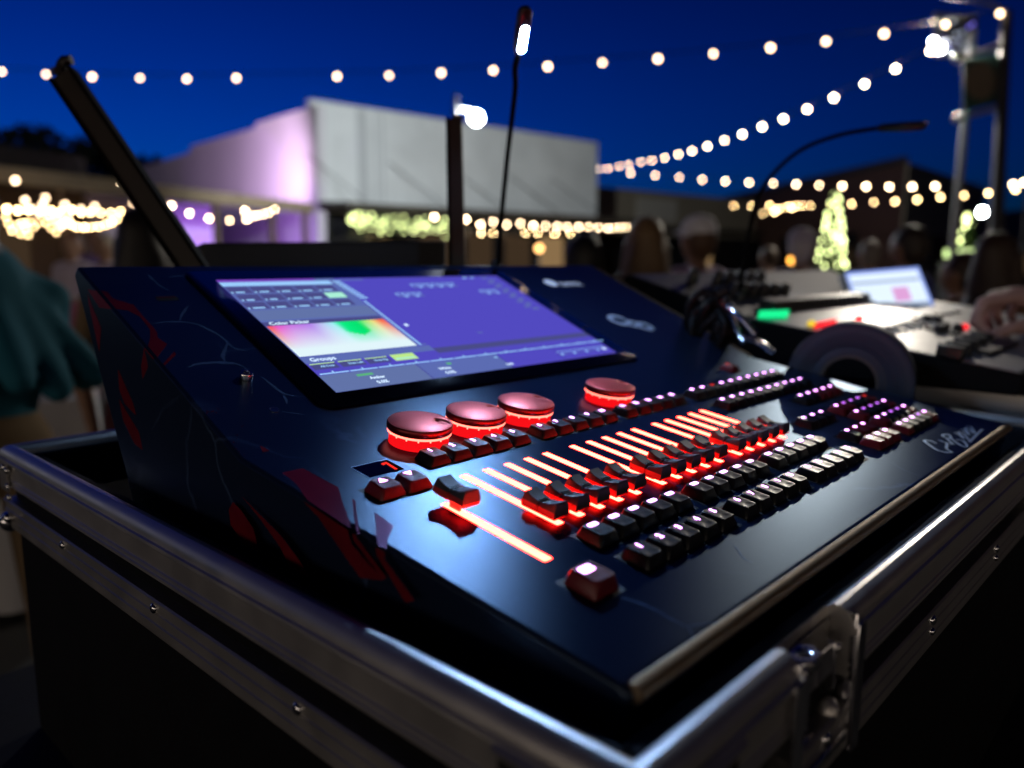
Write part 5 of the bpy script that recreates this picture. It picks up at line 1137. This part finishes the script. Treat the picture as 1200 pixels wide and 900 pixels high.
fa = N('ShaderNodeMath'); fa.operation = 'MULTIPLY_ADD'; fa.inputs[1].default_value = 1.25; fa.inputs[2].default_value = .10; L(pw.outputs[0], fa.inputs[0])
m1 = N('ShaderNodeMix'); m1.data_type = 'RGBA'; m1.blend_type = 'MULTIPLY'; m1.inputs[0].default_value = 1; L(sky.outputs[0], m1.inputs[6]); L(tint.outputs[2], m1.inputs[7])
vm = N('ShaderNodeVectorMath'); vm.operation = 'SCALE'; L(m1.outputs[2], vm.inputs[0]); L(fa.outputs[0], vm.inputs['Scale'])
L(vm.outputs[0], bg.inputs[0]); bg.inputs[1].default_value = .15
def lamp_data(name, kind, energy, color, loc, **k):
    l = bpy.data.lights.new(name, kind); l.energy = energy; l.color = color
    for a_, b_ in k.items(): setattr(l, a_, b_)
    o = bpy.data.objects.new(name, l); COL.objects.link(o); o.location = loc; return o
def aim(o, tgt): o.rotation_euler = (Vector(tgt) - Vector(o.location)).to_track_quat('-Z', 'Y').to_euler()
sun = lamp_data('sun', 'SUN', .012, (1, .85, .7), (0, 0, 30), angle=math.radians(10)); sun.rotation_euler = (math.radians(85), 0, math.radians(180) - SUN_ROT)
f1 = lamp_data('flood_light', 'SPOT', 6200, (.86, .95, 1.0), FL1 - nf * .0 + cz * .14, spot_size=math.radians(120), spot_blend=.6, shadow_soft_size=.03); aim(f1, up(W0 + (W1 - W0) * .5, ZT - 2.5))
f2 = lamp_data('street_flood_light', 'SPOT', 560, (1.0, .90, .76), px(1101, 57, 8.82), spot_size=math.radians(150), spot_blend=.5, shadow_soft_size=.03); aim(f2, CAM_POS + Vector((2.5, 1.5, -1)))
lamp_data('flood_glow', 'POINT', 500, (.86, .95, 1.0), FL1 - cz * .14, shadow_soft_size=.03)
sp1 = lamp_data('gooseneck_beam', 'SPOT', 4.8, (.34, .57, 1.0), LED_POS, spot_size=math.radians(74), spot_blend=1.0, shadow_soft_size=.006); aim(sp1, dk(30, -290))
# purple uplights standing before the side wall
for k, (u, d, t, en) in enumerate(((300, 24.2, hit(272, 176, W0, ns), 3600), (280, 24.5, px(285, 262, 30), 1300))):
    p = up(pl(u, d) - (nq * .5 if not k else nq * 0), (zq + .06) if not k else GROUND); ul = thing('uplight', ('stage uplight on the porch roof washing the stepped side wall in lilac', 'stage uplight washing the porch wall in purple')[k], 'stage light', p, 'purple stage uplights')
    M['purple_lens'] = M.get('purple_lens') or emis('purple_lens', (.5, .1, 1.0), 2.0)
    bm = new(); bm_lathe(bm, [(.10, 0), (.12, .02), (.12, .09), (.10, .10)], Matrix.Translation(p), 20); hb = part('housing', bm, 'black', ul)
    bm = new(); bm_lathe(bm, [(.085, .101), (.085, .104)], Matrix.Translation(p), 20); part('lens', bm, 'purple_lens', hb)
    o = lamp_data('purple_light', 'SPOT', en, (.50, .20, 1.0) if k else (.92, .62, .98), p + Vector((0, 0, .13)), spot_size=math.radians(100 if not k else 110), spot_blend=.9, shadow_soft_size=.02); aim(o, t)

scene.view_settings.view_transform = 'Standard'; scene.view_settings.look = 'None'; scene.view_settings.exposure = 0; scene.view_settings.gamma = 1; scene.view_settings.use_curve_mapping = False
scene.render.engine = 'CYCLES'; cy_ = scene.cycles
cy_.use_denoising = True; cy_.max_bounces = 6; cy_.diffuse_bounces = 3; cy_.glossy_bounces = 4; cy_.sample_clamp_indirect = 4.0; cy_.sample_clamp_direct = 0; cy_.caustics_reflective = False; cy_.caustics_refractive = False
try: cy_.denoiser = 'OPENIMAGEDENOISE'; cy_.use_light_tree = True
except Exception: pass
